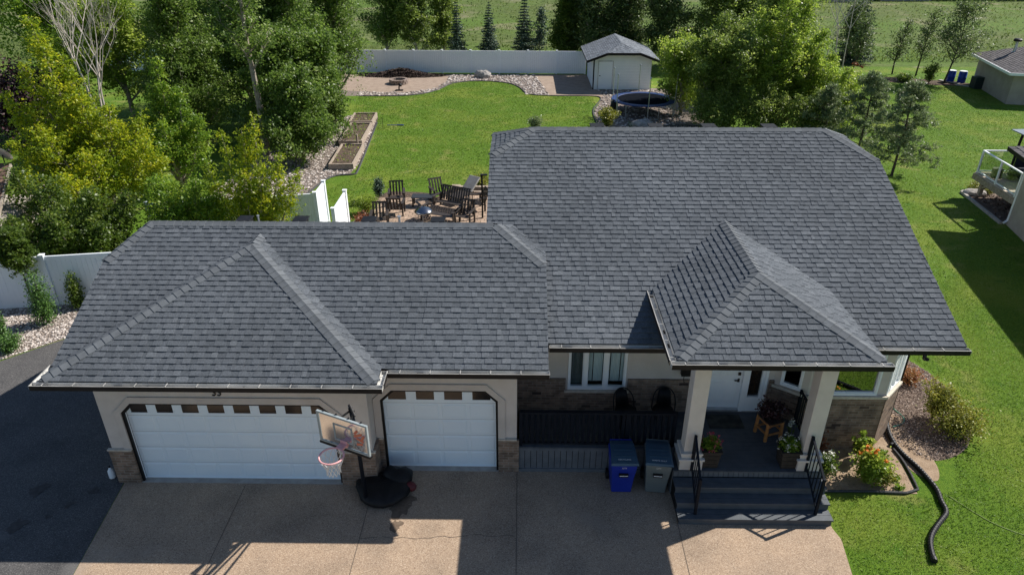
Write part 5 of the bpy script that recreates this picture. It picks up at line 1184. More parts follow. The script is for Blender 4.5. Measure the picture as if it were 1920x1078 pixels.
# fire pit with stone ring
FP = thing('fire_pit', 'round stone fire pit ring on the gravel circle', 'fire pit', (-.85, 42.9, 0))
b = MB()
for row in range(2):
    for i in range(15):
        a = 2*PI*(i+row*.5)/15; m_ = Matrix.Rotation(a, 3, 'Z'); b.obox((.62*math.cos(a), .62*math.sin(a), .10+row*.165), (.2, .25, .155), m_)
b.build('stone_ring', mat('fire_pit_stone', (0.20, 0.15, 0.12), .9, (0.30, 0.235, 0.2), 6, bump=.4), FP)
b = MB(); b.cyl((0, 0), .5, .0, .18, 20); b.build('ash', 'debris', FP)
b = MB(); b.tube([(-.45, 40.4, 0), (-.42, 40.4, .35)], .05, 7); b.box((-.7, 40.3, .0), (-.15, 40.55, .07)); b.blob((-.33, 40.4, .42), .12, seed=2); tagit(b.build('sprinkler', 'black'), 'small dark tripod sprinkler on the rock edge below the fire pit', 'sprinkler')
rng = np.random.default_rng(70); n = 5200; a = rng.uniform(0, 6.28, n); r = np.sqrt(rng.uniform(0, 1, n)); X = -1.1+3.6*r*np.cos(a); Y = 45.9+.95*r*np.sin(a); Z = .62*np.maximum(0, 1-r**1.3)*(.6+.4*np.cos((X+1.1)*.9))*rng.uniform(.6, 1, n)
V, t = leaves(rng, np.c_[X, Y, Z], .22, rng.uniform(0, .5, n)**1.3, flat=.6, aspect=.4); o = quads_obj('compost_heap', V, t*.35, 'chips'); tagit(o, 'dark heap of bark and soil against the far fence', 'heap')
# boulders
def boulder(loc, r, seed, lab, sq=(1.2, .8, .7)):
    b = MB(); b.blob((0, 0, 0), r, seed=seed, rough=.3, nu=14, nv=9, squash=sq); o = b.build('boulder', 'rock'); o.location = (loc[0], loc[1], r*sq[2]*.55); tagit(o, lab, 'rock', 'loose boulders')
boulder((5.5, 45.2), .52, 1, 'pointed grey boulder in front of the long far fence'); boulder((15.9, 30.2), .55, 2, 'pale boulder behind the main roof ridge'); boulder((15.2, 29.3), .3, 7, 'small rock left of the pale boulder')
boulder((29.6, 19.1), .38, 3, 'flat boulder at the foot of the neighbouring deck post', (1.3, .9, .45)); boulder((34.2, 44.8), .35, 5, 'grey stone at the lawn edge under the pines')
# shed
SH = thing('shed', 'white-sided garden shed with grey shingle roof at the end of the fence', 'shed', (13.85, 41.04, 0))
b = MB(); x0, x1, y0, y1 = 13.85, 18.05, 41.04, 46.3; xm = (x0+x1)/2
b.add([(x0, y0, 0), (x1, y0, 0), (x1, y0, 2.25), (x1-1.1, y0, 2.62), (x0+1.1, y0, 2.62), (x0, y0, 2.25), (x0, y1, 0), (x1, y1, 0), (x1, y1, 2.25), (xm, y1, 3.0), (x0, y1, 2.25)],
      [(0, 1, 2, 3, 4, 5), (7, 6, 10, 9, 8), (0, 5, 10, 6), (1, 7, 8, 2)])
z = .15
while z < 2.55:
    if z < 2.2: b.box((x0-.012, y0-.014, z), (x1+.012, y0-.002, z+.012)); b.box((x0-.014, y0, z), (x0-.002, y1, z+.012))
    z += .2
b.build('wall', 'siding', SH, world=True)
def sr(x, y): return (x, y, 2.12+.37*(x-13.3))
def sr2(x, y): return (x, y, 2.12+.37*(18.6-x))
ZM = 2.12+.37*2.65; xr_ = 15.95
A_, B_ = (13.3, 40.55), (14.95, 40.55)
r1 = [(13.3, 46.9, 2.12), (13.3, 40.55, 2.12), sr(14.75, 40.55), (xr_, 42.2, ZM), (xr_, 46.9, ZM)]
r2 = [(18.6, 40.55, 2.12), (18.6, 46.9, 2.12), (xr_, 46.9, ZM), (xr_, 42.2, ZM), sr2(17.15, 40.55)]
r3 = [sr(14.75, 40.55), sr2(17.15, 40.55), (xr_, 42.2, ZM)]
so = roof('roof', [[Vector(p)-Vector((13.85, 41.04, 0)) for p in f] for f in (r1, r2, r3)], SH, mat_='shed_roof', thick=.14, seed=90, expo=.16)
b = MB(); b.box((14.22, 41.0, .05), (15.22, 41.02, 2.0)); b.build('door', 'white', SH, world=True)
b = MB(); b.box((14.16, 41.005, .05), (14.22, 41.026, 2.06)); b.box((15.22, 41.005, .05), (15.28, 41.026, 2.06)); b.box((14.22, 41.005, 2.0), (15.22, 41.026, 2.06)); b.build('door_frame', 'metal', SH, world=True)
b = MB(); b.blob((14.32, 40.97, 1.0), .04, seed=1); b.build('door_knob', 'black', SH, world=True)
b = MB(); b.box((13.81, 40.99, 0), (13.90, 41.03, 2.25)); b.build('corner_trim', 'fascia', SH, world=True)
b = MB(); pf = [(13.28, 40.53, 2.06), (14.76, 40.53, 2.60), (17.14, 40.53, 2.60), (18.62, 40.53, 2.06)]
for p_, q_ in zip(pf, pf[1:]): b.bar(p_, q_, .04, .17)
b.build('fascia', 'fascia', SH, world=True)
# trampoline
TP = thing('trampoline', 'round black trampoline with navy rim and bare net poles in front of the shed', 'trampoline', (16.5, 34.2, 0))
cx, cy, R3 = 16.5, 34.2, 2.05
b = MB(); b.lathe([(0, .86), (1.7, .865), (1.7, .855), (0, .85)], (0, 0, 0), 36); b.build('jumping_mat', 'tramp', TP)
b = MB(); b.lathe([(1.66, .885), (1.7, .905), (2.05, .90), (2.08, .86), (2.05, .83), (1.66, .87)], (0, 0, 0), 36); b.build('rim_pad', 'blue_pad', TP)
for i in range(6):
    a = PI/6+PI/3*i; px, py = R3*math.cos(a), R3*math.sin(a)
    b = MB(); b.tube([(px, py, .82), (px, py, .04), (R3*math.cos(a+.35), R3*math.sin(a+.35), .04), (R3*math.cos(a+.35), R3*math.sin(a+.35), .82)], .03, 6); b.build('leg', 'metal', TP)
    b = MB(); b.tube([(px*1.03, py*1.03, .0), (px*1.05, py*1.05, 2.6)], .028, 6); b.blob((px*1.05, py*1.05, 2.63), .06, seed=1, nu=6, nv=4); b.build('net_pole', 'metal', TP)
b = MB(); b.blob((-1.95, -.5, .45), .26, seed=5, squash=(1, 1, 1.9)); b.build('folded_net', 'black', TP)
# black picket railing, garden plants near the ridge
rl = railing((15.95, 27.3), (18.7, 27.3), 1.0, 1.0, .12, .12, 'metal_railing', None, step=.13, bal=.022, w=.05); tagit(rl, 'black picket railing just beyond the main roof ridge', 'railing')
shrub('golden_shrub', 'yellow spiky shrub at the lawn corner beyond the main ridge', (13.75, 30.3, 0), .75, 1.15, 71, 'lf_gold', 2600, .10, shape='spiky', stems=34)
shrub('dwarf_conifer', 'tiny dark conifer right of the yellow spiky shrub', (14.9, 28.6, 0), .25, .8, 72, 'lf_spruce', 900, .08, shape='cone')
shrub('grey_shrub', 'round grey-green shrub peeking over the left end of the main ridge', (9.45, 30.0, 0), .42, .75, 73, 'lf_pine', 1500, .09)
# patio plants
shrub('topiary_ball', 'clipped light-green ball shrub beside the patio', (1.95, 16.4, 0), .42, .85, 74, 'lf_bright', 5500, .045, stems=40)
shrub('dark_shrub', 'small dark upright shrub behind the clipped ball', (2.1, 18.2, 0), .24, .95, 75, 'lf_spruce', 1500, .08)
shrub('creeping_shrub', 'low dark groundcover shrub left of the clipped ball', (1.55, 17.4, 0), .5, .22, 76, 'lf_dim', 1300, .07)
shrub('lime_shrub', 'lime-green perennials by the timber step', (6.7, 20.0, 0), .5, .45, 77, 'lf_gold', 1300, .08)
shrub('patio_plant', 'reddish low plant near the garage ridge', (2.0, 15.2, 0), .4, .4, 78, 'lf_red', 900, .07)
b = MB(); b.box((5.35, 19.05, 0), (5.75, 19.45, .25)); b.box((5.75, 19.2, 0), (7.7, 19.4, .22)); b.box((5.6, 18.75, 0), (7.7, 18.92, .14)); tagit(b.build('timber_step', 'wood_old'), 'weathered timber retaining steps at the patio edge', 'garden step')
def slat_chair(x, y, rz, label, w=.66, seat_h=.36, name='patio_armchair', cat='chair', back=.62, grp='dark slatted patio chairs', rec=.35):
    C_ = thing(name, label, cat, (x, y, .01), rz, grp); D_ = 'wood_dark'
    b = MB(); n = 5
    for i in range(n): yy = -.26+i*.52/n; b.obox((0, yy+.05, seat_h-.02*i), (w-.06, .085, .025))
    b.build('seat', D_, C_)
    b = MB(); k = max(5, int(w/.115)); m_ = Matrix.Rotation(-rec, 3, 'X')
    for i in range(k): b.obox(Vector((-w/2+.06+i*(w-.12)/(k-1), .28, seat_h-.06))+m_ @ Vector((0, 0, back/2)), (.075, .022, back), m_)
    b.obox(Vector((0, .30, seat_h-.06))+m_ @ Vector((0, .0, back)), (w-.02, .04, .07), m_); b.build('backrest', D_, C_)
    for s_ in (-1, 1):
        for yy in (-.26, .28): l = MB(); l.box((s_*w/2-.03, yy-.035, 0), (s_*w/2+.03, yy+.035, .58)); l.build('leg', D_, C_)
        l = MB(); l.box((s_*w/2-.055, -.34, .58), (s_*w/2+.055, .36, .605)); l.build('armrest', D_, C_)
    return C_
slat_chair(3.05, 17.55, .15, 'dark slatted armchair nearest the clipped ball, facing the house')
slat_chair(3.2, 16.35, PI, 'dark slatted armchair with its back to the house')
slat_chair(2.75, 14.95, .1, 'dark slatted armchair half hidden by the garage ridge')
slat_chair(5.55, 16.85, -.45, 'long dark slatted bench with backrest on the patio', w=1.45, name='patio_bench', cat='bench', grp=None)
slat_chair(6.65, 16.9, -1.2, 'dark armchair against the main roof edge'); slat_chair(6.25, 15.3, -.3, 'dark armchair between the low bench and the thin black post'); slat_chair(4.9, 18.0, .5, 'dark armchair at the lawn side of the patio bench')
slat_chair(5.2, 15.55, -.42, 'low dark slatted bench in front, nearer the garage ridge', w=1.55, seat_h=.36, name='patio_bench', cat='bench', back=.25, grp=None, rec=1.2)
TB = thing('coffee_table', 'low dark table between the armchairs and the bench', 'table', (4.28, 17.35, .01), -.02)
b = MB()
for i in range(6): b.box((-.52, -.26+i*.088, .42), (.52, -.26+i*.088+.08, .45))
b.build('tabletop', mat('slate_blue_paint', (.02, .026, .035), .7), TB)
for sx in (-1, 1):
    for sy in (-1, 1): l = MB(); l.box((sx*.46-.03, sy*.2-.03, 0), (sx*.46+.03, sy*.2+.03, .42)); l.build('leg', 'wood_dark', TB)
LN = thing('lounger', 'reclining patio lounger with raised grey cushion', 'lounge chair', (5.9, 17.9, .01), -.6)
b = MB(); b.obox((0, 0, .34), (.62, 1.1, .06)); b.build('seat', 'wood_dark', LN)
b = MB(); m_ = Matrix.Rotation(.65, 3, 'X'); b.obox((0, .72, .62), (.60, .85, .08), m_); b.build('cushion', 'cushion', LN, bevel=.03)
for sx in (-1, 1):
    for sy in (-.45, .45): l = MB(); l.tube([(sx*.28, sy, 0), (sx*.28, sy, .32)], .02, 6); l.build('leg', 'wood_dark', LN)
FB = thing('fire_bowl', 'shiny dark steel fire bowl with domed lid on legs', 'fire bowl', (4.5, 15.6, .01))
b = MB(); b.lathe([(0, .62), (.06, .615), (.2, .57), (.34, .48), (.40, .42), (.36, .36), (.2, .28), (0, .25)], (0, 0, 0), 28); b.build('bowl', 'steel', FB, smooth=True)
b = MB(); b.tube([(0, 0, .6), (0, 0, .68)], .02, 6); b.build('knob', 'black', FB)
for a in (.5, 2.6, 4.7): l = MB(); l.tube([(.25*math.cos(a), .25*math.sin(a), .33), (.33*math.cos(a), .33*math.sin(a), 0)], .015, 6); l.build('leg', 'metal', FB)
b = MB(); b.box((6.93, 15.9, 0), (7.0, 15.97, 1.9)); b.box((6.90, 15.87, 1.9), (7.2, 16.0, 1.95)); tagit(b.build('post', 'black'), 'tall thin black post at the left edge of the main roof', 'post')

# far trees behind the fence
BG = 'trees beyond the far fence'
tree('aspen_tree', 'loose aspen with pale trunks beyond the left part of the far fence', 'tree', (-.9, 54.5, 0), 8.4, 101, 'lf_olive', 30000, R=2.4, r0=.13, nl=26, size=.18, t0=.04, prof=pop2, csize=.24, sub=4, elev=(.3, 1.0), bark='bark_white')
tree('aspen_tree', 'aspen with white bark just left of the first spruce', 'tree', (1.3, 56, 0), 8.0, 102, 'lf_olive', 26000, R=2.0, r0=.12, nl=26, size=.17, t0=.04, prof=pop2, csize=.24, sub=4, elev=(.3, 1.0), bark='bark_white')
tree('aspen_tree', 'aspen rising behind the poplars beside the far fence', 'tree', (-3.8, 55, 0), 9.0, 103, 'lf_poplar', 26000, R=2.6, r0=.14, nl=26, size=.18, t0=.04, prof=pop2, csize=.26, sub=4)
conifer('spruce_tree', 'leftmost of the three spruces beyond the far fence', (2.9, 52.5, 0), 5.0, .95, 104, n=6500, size=.2)
conifer('spruce_tree', 'middle spruce standing alone against the meadow', (5.65, 53.5, 0), 4.9, 1.0, 105, n=7000, size=.2)
conifer('spruce_tree', 'rightmost spruce beyond the far fence', (8.75, 53.5, 0), 5.6, 1.15, 106, n=8000, size=.2)
tree('aspen_tree', 'thin dark aspen right of the rightmost spruce', 'tree', (10.2, 54, 0), 4.6, 107, 'lf_spruce', 3200, R=1.2, r0=.05, nl=14, size=.16, t0=.1, elev=(.7, 1.2), csize=.22)
for i, (x, y, h, R, m_, lab) in enumerate([(14.6, 51.5, 8.6, 2.7, 'lf_far', 'dark tree directly behind the shed roof at left'), (17.6, 52.5, 8.8, 2.6, 'lf_far', 'dark tree directly behind the shed ridge'), (20.6, 50.5, 8.6, 2.7, 'lf_far', 'dark tree right of the shed roof'),
        (24.2, 50, 9.0, 3.0, 'lf_olive', 'olive tree between the shed and the tall bright tree'), (27.6, 50.5, 9.0, 3.0, 'lf_olive', 'olive tree behind the tall bright tree'), (12.4, 52.5, 6.4, 1.7, 'lf_dim', 'bushy small tree left of the shed')]):
    tree('poplar_tree', lab, 'tree', (x, y, 0), h, 110+i, m_, 30000, R=R, r0=.16, nl=30, size=.19, t0=.03, prof=pop2, csize=.27, sub=4, group=None)
# right-hand cluster
plume_tree('willow_tree', 'tall bright-leaved tree right of centre, top cut by the frame', 'tree', (24.0, 30.6, 0),
    [(-.3, .6, 2.0, 8.0, 1.0), (.9, .5, 2.0, 7.3, .9), (-1.6, .6, 1.8, 6.6, .9), (2.0, .2, 1.5, 5.6, .8), (-2.4, .2, 1.2, 5.2, .9), (0, -.9, 1.0, 5.4, 1.0), (1.5, -.8, .9, 4.6, .9), (-1.2, -1.0, .9, 4.6, 1.0), (2.7, -.2, .9, 4.3, .7)], 121, 'lf_bright', 92000, size=.125, r0=.12, wid=.21)
tree('willow_tree', 'broad olive-leaved tree right behind the main ridge', 'tree', (20.6, 31.2, 0), 5.6, 122, 'lf_olive', 60000, R=2.4, r0=.16, nl=28, size=.135, t0=.05, prof=pop, csize=.22, elev=(.3, 1.1), sub=4)
tree('willow_tree', 'olive tree whose left side overhangs the trampoline', 'tree', (18.9, 33.6, 0), 4.6, 123, 'lf_bright', 34000, R=2.1, r0=.12, nl=24, size=.13, t0=.08, prof=pop, csize=.22, sub=4)
tree('cherry_tree', 'golden-green cherry touched with red at the right edge of the cluster', 'tree', (26.6, 28.6, 0), 3.6, 124, 'lf_bright', 30000, R=1.5, r0=.1, nl=24, size=.11, t0=.05, prof=pop, csize=.2, sub=4)
for i_, (x_, y_, h_, lb_) in enumerate([(22.4, 28.6, 3.0, 'low olive bush filling the base of the bright tree at left'), (24.9, 27.6, 2.8, 'low olive bush filling the base of the bright tree at right'), (19.9, 29.2, 2.6, 'low bush behind the black picket railing')]):
    plume_tree('lilac_bush', lb_, 'bush', (x_, y_, 0), [(-.9, 0, .4, h_*.9, .7), (.3, .2, .4, h_, .7), (1.1, -.2, .3, h_*.8, .7), (-.2, -.7, .3, h_*.7, .8)], 340+i_, 'lf_olive', 20000, size=.11, r0=.04, wid=.22)
shrub('red_leaf_shrub', 'red autumn shoots above the golden-green cherry', (27.9, 30.2, 0), .45, 4.2, 125, 'lf_red', 1100, .10, shape='spiky', stems=12)
tree('willow_tree', 'dark tree filling the gap behind the bright tree', 'tree', (26.5, 38.5, 0), 7.6, 126, 'lf_olive', 36000, R=2.6, r0=.18, nl=20, size=.18, t0=.08, prof=pop, csize=.4)
rng = np.random.default_rng(18); B = thing('bare_tree', 'thin leafless saplings sticking up behind the bright tree', 'tree', (29.3, 36.5, 0)); mb = MB()
for dx in (-.2, 0, .2): bare(Vector((dx, 0, 0)), Vector((dx, 0, 1)).normalized(), 5.0, .05, 3)
mb.build('trunk', 'bark_white', B)
# pines by the right end of the roof
def pine(label, base, h, R, seed, n=8000, t0=.12):
    rng = np.random.default_rng(seed); t = thing('pine_tree', label, 'pine tree', base); mb = MB(); pts = []
    mb.tube([(0, 0, 0), (.05*h*.3, 0, h*.5), (0, 0, h)], [.07, .045, .01], 7)
    k = 26
    for i in range(k):
        s = t0+(1-t0)*i/k; L = R*(1-s)**.7*rng.uniform(.6, 1.15)+.15; az = i*2.4+rng.uniform(-.5, .5); el = rng.uniform(.1, .45)
        p = Vector((0, 0, h*s)); q = p+Vector((math.cos(az)*L, math.sin(az)*L, L*el)); mid = p.lerp(q, .5)+Vector((0, 0, -.04*L)); mb.tube([p, mid, q], [.025, .015, .005], 5)
        for f in (.45, .65, .82, 1.0):
            c = p.lerp(q, f); 
            for _ in range(2): pts.append((c+Vector((rng.normal()*.16*L, rng.normal()*.16*L, rng.normal()*.08)), .4, 1))
    pts.append((Vector((0, 0, h)), .3, 1))
    mb.build('trunk', 'bark_dark', t)
    V, tt = crown_leaves(rng, pts, n, .13, .13, aspect=.30, flat=.1); quads_obj('crown', V, tt, 'lf_pine', t)
pine('open-branched pine right behind the roof corner', (26.6, 24.9, 0), 4.3, 1.7, 131, 20000)
pine('leaning pine with tufted branches, in front of the bright lawn', (27.0, 21.7, 0), 4.5, 1.75, 132, 20000)
pine('small dark pine just left of the open-branched one', (25.2, 26.3, 0), 3.4, 1.4, 133, 12000)
# trees at the back right, along the track
conifer('spruce_tree', 'dark spruce at the back right near the meadow', (37.6, 52.2, 0), 6.6, 1.6, 141, n=9000, size=.24)
for i, (x, y, h, R, n, lab) in enumerate([(36.2, 50.8, 5.6, 1.5, 9000, 'wide dark tree left of the back spruce'), (38.6, 46.9, 4.6, .8, 2400, 'spindly young tree leaning beside the garden strip'), (40.2, 46.3, 5.8, .9, 3200, 'thin young tree second from the grey garage'), (40.9, 43.4, 6.4, 1.9, 9500, 'open leaning tree nearest the grey garage'),
        (35.3, 46.9, 4.8, 1.0, 4000, 'small tree at the left end of the garden strip')]):
    tree('ash_tree', lab, 'tree', (x, y, 0), h, 150+i, 'lf_far', int(n*.9), R=R*1.25, r0=.07, nl=24, size=.14, t0=.25, csize=.26, elev=(.2, 1.1), lean=(.4, 0), sub=4, bark='bark_dark', group=None, prof=pop2)
shrub('garden_bush', 'small bush on the garden strip under the thin trees', (38.4, 44.1, 0), .8, .5, 160, 'lf_dim', 1500, .12)
shrub('garden_bush', 'narrow leafy bush beside the trunk of the open leaning tree', (39.9, 43.6, 0), .5, 1.6, 161, 'lf_dim', 1600, .12)
# meadow tufts and far hedge
rng = np.random.default_rng(200); n = 30000
P = np.c_[rng.uniform(-45, 110, n), 56+(rng.uniform(0, 1, n)**1.4)*52]; C = np.c_[P, rng.uniform(.05, .45, n)]; k_ = 7000; E_ = np.c_[rng.uniform(-45, 110, k_), 52.3+np.abs(rng.normal(size=k_))*1.1, rng.uniform(.05, .5, k_)]; C[:k_] = E_; P[:k_] = E_[:, :2]
cc = rng.uniform(0, 1, (60, 2))*[155, 52]+[-45, 56]; cv = rng.uniform(-.4, .75, 60)
band_ = .32+sum(v_*np.exp(-(((P[:, 0]-c_[0])/9)**2+((P[:, 1]-c_[1])/3.2)**2)) for c_, v_ in zip(cc, cv))
V, t = leaves(rng, C, .32, np.clip(band_+rng.normal(size=n)*.10, 0, 1), aspect=.35, hang=np.array([0, 0, .6])); o = quads_obj('meadow_grass', V, t, 'lf_wild'); o['kind'] = 'stuff'
rng = np.random.default_rng(201); n = 30000; P = np.c_[rng.uniform(46, 130, n), rng.uniform(103, 110, n), rng.uniform(0, 5, n)]
V, t = leaves(rng, P, .6, rng.uniform(0, .6, n)); o = quads_obj('far_hedge', V, t, 'lf_spruce'); o['kind'] = 'stuff'
def far_roof(loc, lab, w=7.5, d=6, h=2.0, mtl='solar'):
    F = thing('outbuilding', lab, 'shed', loc); b = MB(); b.box((-w/2, -d/2, 0), (w/2, d/2, h)); b.build('wall', 'grey_wall', F)
    b = MB(); b.slab([(-w/2-.3, -d/2-.3, h), (w/2+.3, -d/2-.3, h), (w/2+.3, 0, h+1.2), (-w/2-.3, 0, h+1.2)], .1); b.slab([(-w/2-.3, 0, h+1.2), (w/2+.3, 0, h+1.2), (w/2+.3, d/2+.3, h), (-w/2-.3, d/2+.3, h)], .1); b.build('roof', mtl, F)
far_roof((56.0, 103.5, 0), 'pale grey-roofed outbuilding at the top edge, left one'); far_roof((66.0, 105, 0), 'pale grey-roofed outbuilding at the top edge, right one')
# ------------------------------------------------------------------ neighbour's garage, barrels
NG = thing('garage_building', 'grey stucco garage with brown shingle roof at the right edge', 'garage', (41.71, 36.85, 0))
a0 = Vector((41.7, 36.85)); a1 = Vector((43.2, 43.6)); dl = (a1-a0).normalized(); dr = Vector((dl.y, -dl.x)); Lg = (a1-a0).length; Wg = 7.0; hg = 2.12
def ngp(s, t, z): p = a0+dl*s+dr*t; return (p.x, p.y, z)
b = MB(); q = [ngp(0, 0, 0), ngp(0, Wg, 0), ngp(Lg, Wg, 0), ngp(Lg, 0, 0)]; b.prism([(p[0], p[1]) for p in q], 0, hg); b.build('wall', 'grey_wall', NG, world=True)
oh = .45; e = [ngp(-oh, -oh, hg), ngp(-oh, Wg+oh, hg), ngp(Lg+oh, Wg+oh, hg), ngp(Lg+oh, -oh, hg)]; rz_ = hg+1.45; c1, c2 = ngp(Lg*.5-.4, Wg*.5, rz_), ngp(Lg*.5+.4, Wg*.5, rz_)
off = Vector((41.71, 36.85, 0))
roof('roof', [[Vector(p)-off for p in f] for f in ([e[3], e[0], c1, c2], [e[0], e[1], c1], [e[1], e[2], c2, c1], [e[2], e[3], c2])], NG, mat_='brown_roof', thick=.1, seed=180, expo=.17)
b = MB()
for i in range(4):
    p, q = Vector(e[i]), Vector(e[(i+1) % 4]); b.bar(p+Vector((0, 0, -.06)), q+Vector((0, 0, -.06)), .10, .17)
b.build('fascia', 'white', NG, world=True)
v = ngp(4.6, 1.3, 0); b = MB(); b.box((v[0]-.35, v[1]-.3, 2.45), (v[0]+.35, v[1]+.3, 2.62)); b.lathe([(.25, 2.6), (.12, 2.8), (.09, 3.3), (.09, 3.5)], (v[0], v[1], 0), 12); b.build('flue', 'metal', NG, world=True)
b = MB(); b.lathe([(0, 3.45), (.26, 3.47), (.28, 3.6), (.2, 3.66), (0, 3.68)], (v[0], v[1], 0), 14); b.build('flue_cap', 'black', NG, world=True)
b = MB(); p, q = ngp(-.03, 1.1, 0), ngp(-.03, 4.5, 0); b.bar((p[0], p[1], 1.0), (q[0], q[1], 1.0), .05, 1.9); b.build('garage_door', 'white', NG, world=True)
for i, (x, y, lab) in enumerate([(41.75, 44.1, 'blue barrel farther left of the pair behind the grey garage'), (42.45, 43.8, 'blue barrel nearer the wall of the grey garage')]):
    Bq = thing('barrel', lab, 'barrel', (x, y, 0), 0, 'blue barrels behind the grey garage')
    b = MB(); b.lathe([(0, 0), (.27, 0), (.29, .1), (.29, .4), (.305, .42), (.29, .44), (.29, .75), (.26, .84)], (0, 0, 0), 18); b.build('body', 'barrel', Bq, smooth=True)
    b = MB(); b.lathe([(.27, .84), (.27, .88), (0, .89)], (0, 0, 0), 18); b.build('lid', 'white', Bq)
b = MB(); b.box((42.15, 41.5, 0), (42.75, 42.2, .85)); tagit(b.build('storage_box', mat('dark_green_box', (.012, .03, .03), .5), bevel=.03), 'dark green storage box against the grey garage wall', 'box')
b = MB(); b.bar((41.2, 44.6, .05), (42.0, 43.2, .05), .3, .04); b.bar((41.6, 42.9, .04), (42.3, 42.2, .04), .3, .04); tagit(b.build('plank', 'concrete'), 'pale planks lying by the blue barrels', 'plank')
# ------------------------------------------------------------------ neighbour's house with deck at the right edge
NH = thing('neighbouring_house', 'grey stucco house with a glass-railed deck at the right edge', 'house', (28.75, 15.5, 0))
n0 = Vector((28.95, 15.6)); dn = Vector((-.20, -1)).normalized(); dr = Vector((-dn.y, dn.x))      # wall runs toward the viewer
def nh(s, t, z): p = n0+dn*s+dr*t; return (p.x, p.y, z)
b = MB(); q = [nh(0, 0, 0), nh(17, 0, 0), nh(17, 11, 0), nh(0, 11, 0)]; b.prism([(p[0], p[1]) for p in q], 0, 3.0); b.build('wall', 'grey_wall', NH, world=True)
off = Vector((28.75, 15.5, 0)); oh = .6; hz = 3.1
e = [nh(-oh, -oh, hz), nh(17+oh, -oh, hz), nh(17+oh, 11+oh, hz), nh(-oh, 11+oh, hz)]; c1, c2 = nh(5.2, 5.5, hz+2.2), nh(11.8, 5.5, hz+2.2)
roof('roof', [[Vector(p)-off for p in f] for f in ([e[0], e[1], c2, c1], [e[1], e[2], c2], [e[2], e[3], c1, c2], [e[3], e[0], c1])], NH, mat_='brown_roof', thick=.15, seed=190, expo=.2)
DK = 1.12
dk = [(29.25, 19.0), (29.05, 15.75), (33.5, 15.0), (34.2, 18.9)]
b = MB(); b.prism(dk, DK-.05, DK); b.build('deck_floor', mat('tan_deck', (.42, .35, .28), .8, (.5, .42, .34), 5), NH, world=True)
b = MB(); b.prism([(29.22, 19.03), (29.02, 15.72), (33.5, 14.97), (34.2, 18.93)], DK-.30, DK-.055); b.build('deck_frame', 'wood_old', NH, world=True)
b = MB(); b.box((29.5, 18.62, .1), (29.66, 18.78, DK-.3)); b.bar((29.58, 18.7, .45), (29.4, 18.0, DK-.32), .1, .1); b.build('deck_post', 'wood_old', NH, world=True)
cor = [Vector((*p, 0)) for p in ((33.6, 18.85), (29.32, 18.93), (29.20, 17.35), (29.08, 15.78))]
for i in range(3):
    p, q = cor[i], cor[i+1]
    b = MB(); Z = lambda z: Vector((0, 0, z))
    b.bar(p+Z(DK+1.02), q+Z(DK+1.02), .07, .05); b.build('top_rail', 'white', NH, world=True); b = MB(); b.bar(p+Z(DK+.08), q+Z(DK+.08), .05, .04); b.build('bottom_rail', 'white', NH, world=True)
    b = MB(); d_ = (q-p).normalized(); n_ = Vector((d_.y, -d_.x, 0))*.005
    b.add([tuple(p+Z(DK+.1)), tuple(q+Z(DK+.1)), tuple(q+Z(DK+1.0)), tuple(p+Z(DK+1.0))], [(0, 1, 2, 3)]); b.build('glass_panel', glassmat('railing_glass', (.82, .88, .84), .06), NH, world=True)
for p in cor[1:]+[Vector((31.4, 18.9, 0))]:
    b = MB(); b.box((p.x-.035, p.y-.035, DK), (p.x+.035, p.y+.035, DK+1.03)); b.build('rail_post', 'white', NH, world=True)
b = MB(); b.tube([(28.9, 15.5, 3.0), (28.93, 15.45, 2.4), (28.93, 15.5, .2), (28.75, 15.45, .1)], .05, 8); b.build('downspout', 'white', NH, world=True)
def gaz(lab):
    G_ = thing('gazebo', lab, 'gazebo', (31.6, 19.2, DK))
    for x, y in ((30.5, 18.55), (34, 18.5)):
        b = MB(); b.tube([(x, y, DK), (x, y, DK+1.5), (x+.02, y-.02, DK+1.95)], .055, 8); b.build('post', 'black', G_, world=True)
    b = MB(); b.slab([(30.2, 18.9, DK+2.0), (30.2, 17.6, DK+2.0), (35.5, 17.6, DK+2.1), (35.5, 18.9, DK+2.1)], .04); b.build('roof', 'solar', G_, world=True)
gaz('dark-framed gazebo with pale flat roof on the neighbouring deck')
b = MB(); b.slab([(30.0, 17.2, DK+1.55), (30.35, 15.6, DK+1.55), (34, 15.4, DK+2.2), (34, 17.2, DK+2.2)], .08); o = b.build('awning_roof', 'brown_roof'); 
o.data.attributes.new('tint', 'FLOAT', 'POINT').data.foreach_set('value', [.5]*len(o.data.vertices)); tagit(o, 'brown shingled awning over the neighbouring deck', 'awning')
b = MB(); b.tube([(29.75, 18.25, DK), (29.75, 18.25, DK+.42)], .22, 16); tagit(b.build('deck_planter', mat('mottled_pot', (.03, .05, .02), .9, (.12, .13, .08), 20)), 'round mottled planter in the corner of the neighbouring deck', 'planter')
shrub('pot_plant', 'pale leafy pot plant beside the round deck planter', (30.25, 18.0, DK), .28, .45, 171, 'lf_pine', 700, .07, 'plant')
b = MB(); b.box((30.6, 17.9, DK+.25), (31.9, 18.5, DK+.45)); b.box((30.6, 18.45, DK+.25), (31.9, 18.6, DK+.85)); b.box((30.65, 17.95, DK), (31.85, 18.55, DK+.25)); tagit(b.build('outdoor_sofa', mat('navy_cushion', (.01, .014, .03), .8), bevel=.03), 'dark navy outdoor sofa on the neighbouring deck', 'sofa')
b = MB(); b.blob((31.5, 17.6, DK+.55), .24, seed=4, squash=(1, .7, 1)); b.cyl((31.5, 17.6), .2, DK, DK+.4); tagit(b.build('deck_stool', 'maroon', smooth=True), 'maroon padded stool on the neighbouring deck', 'stool')
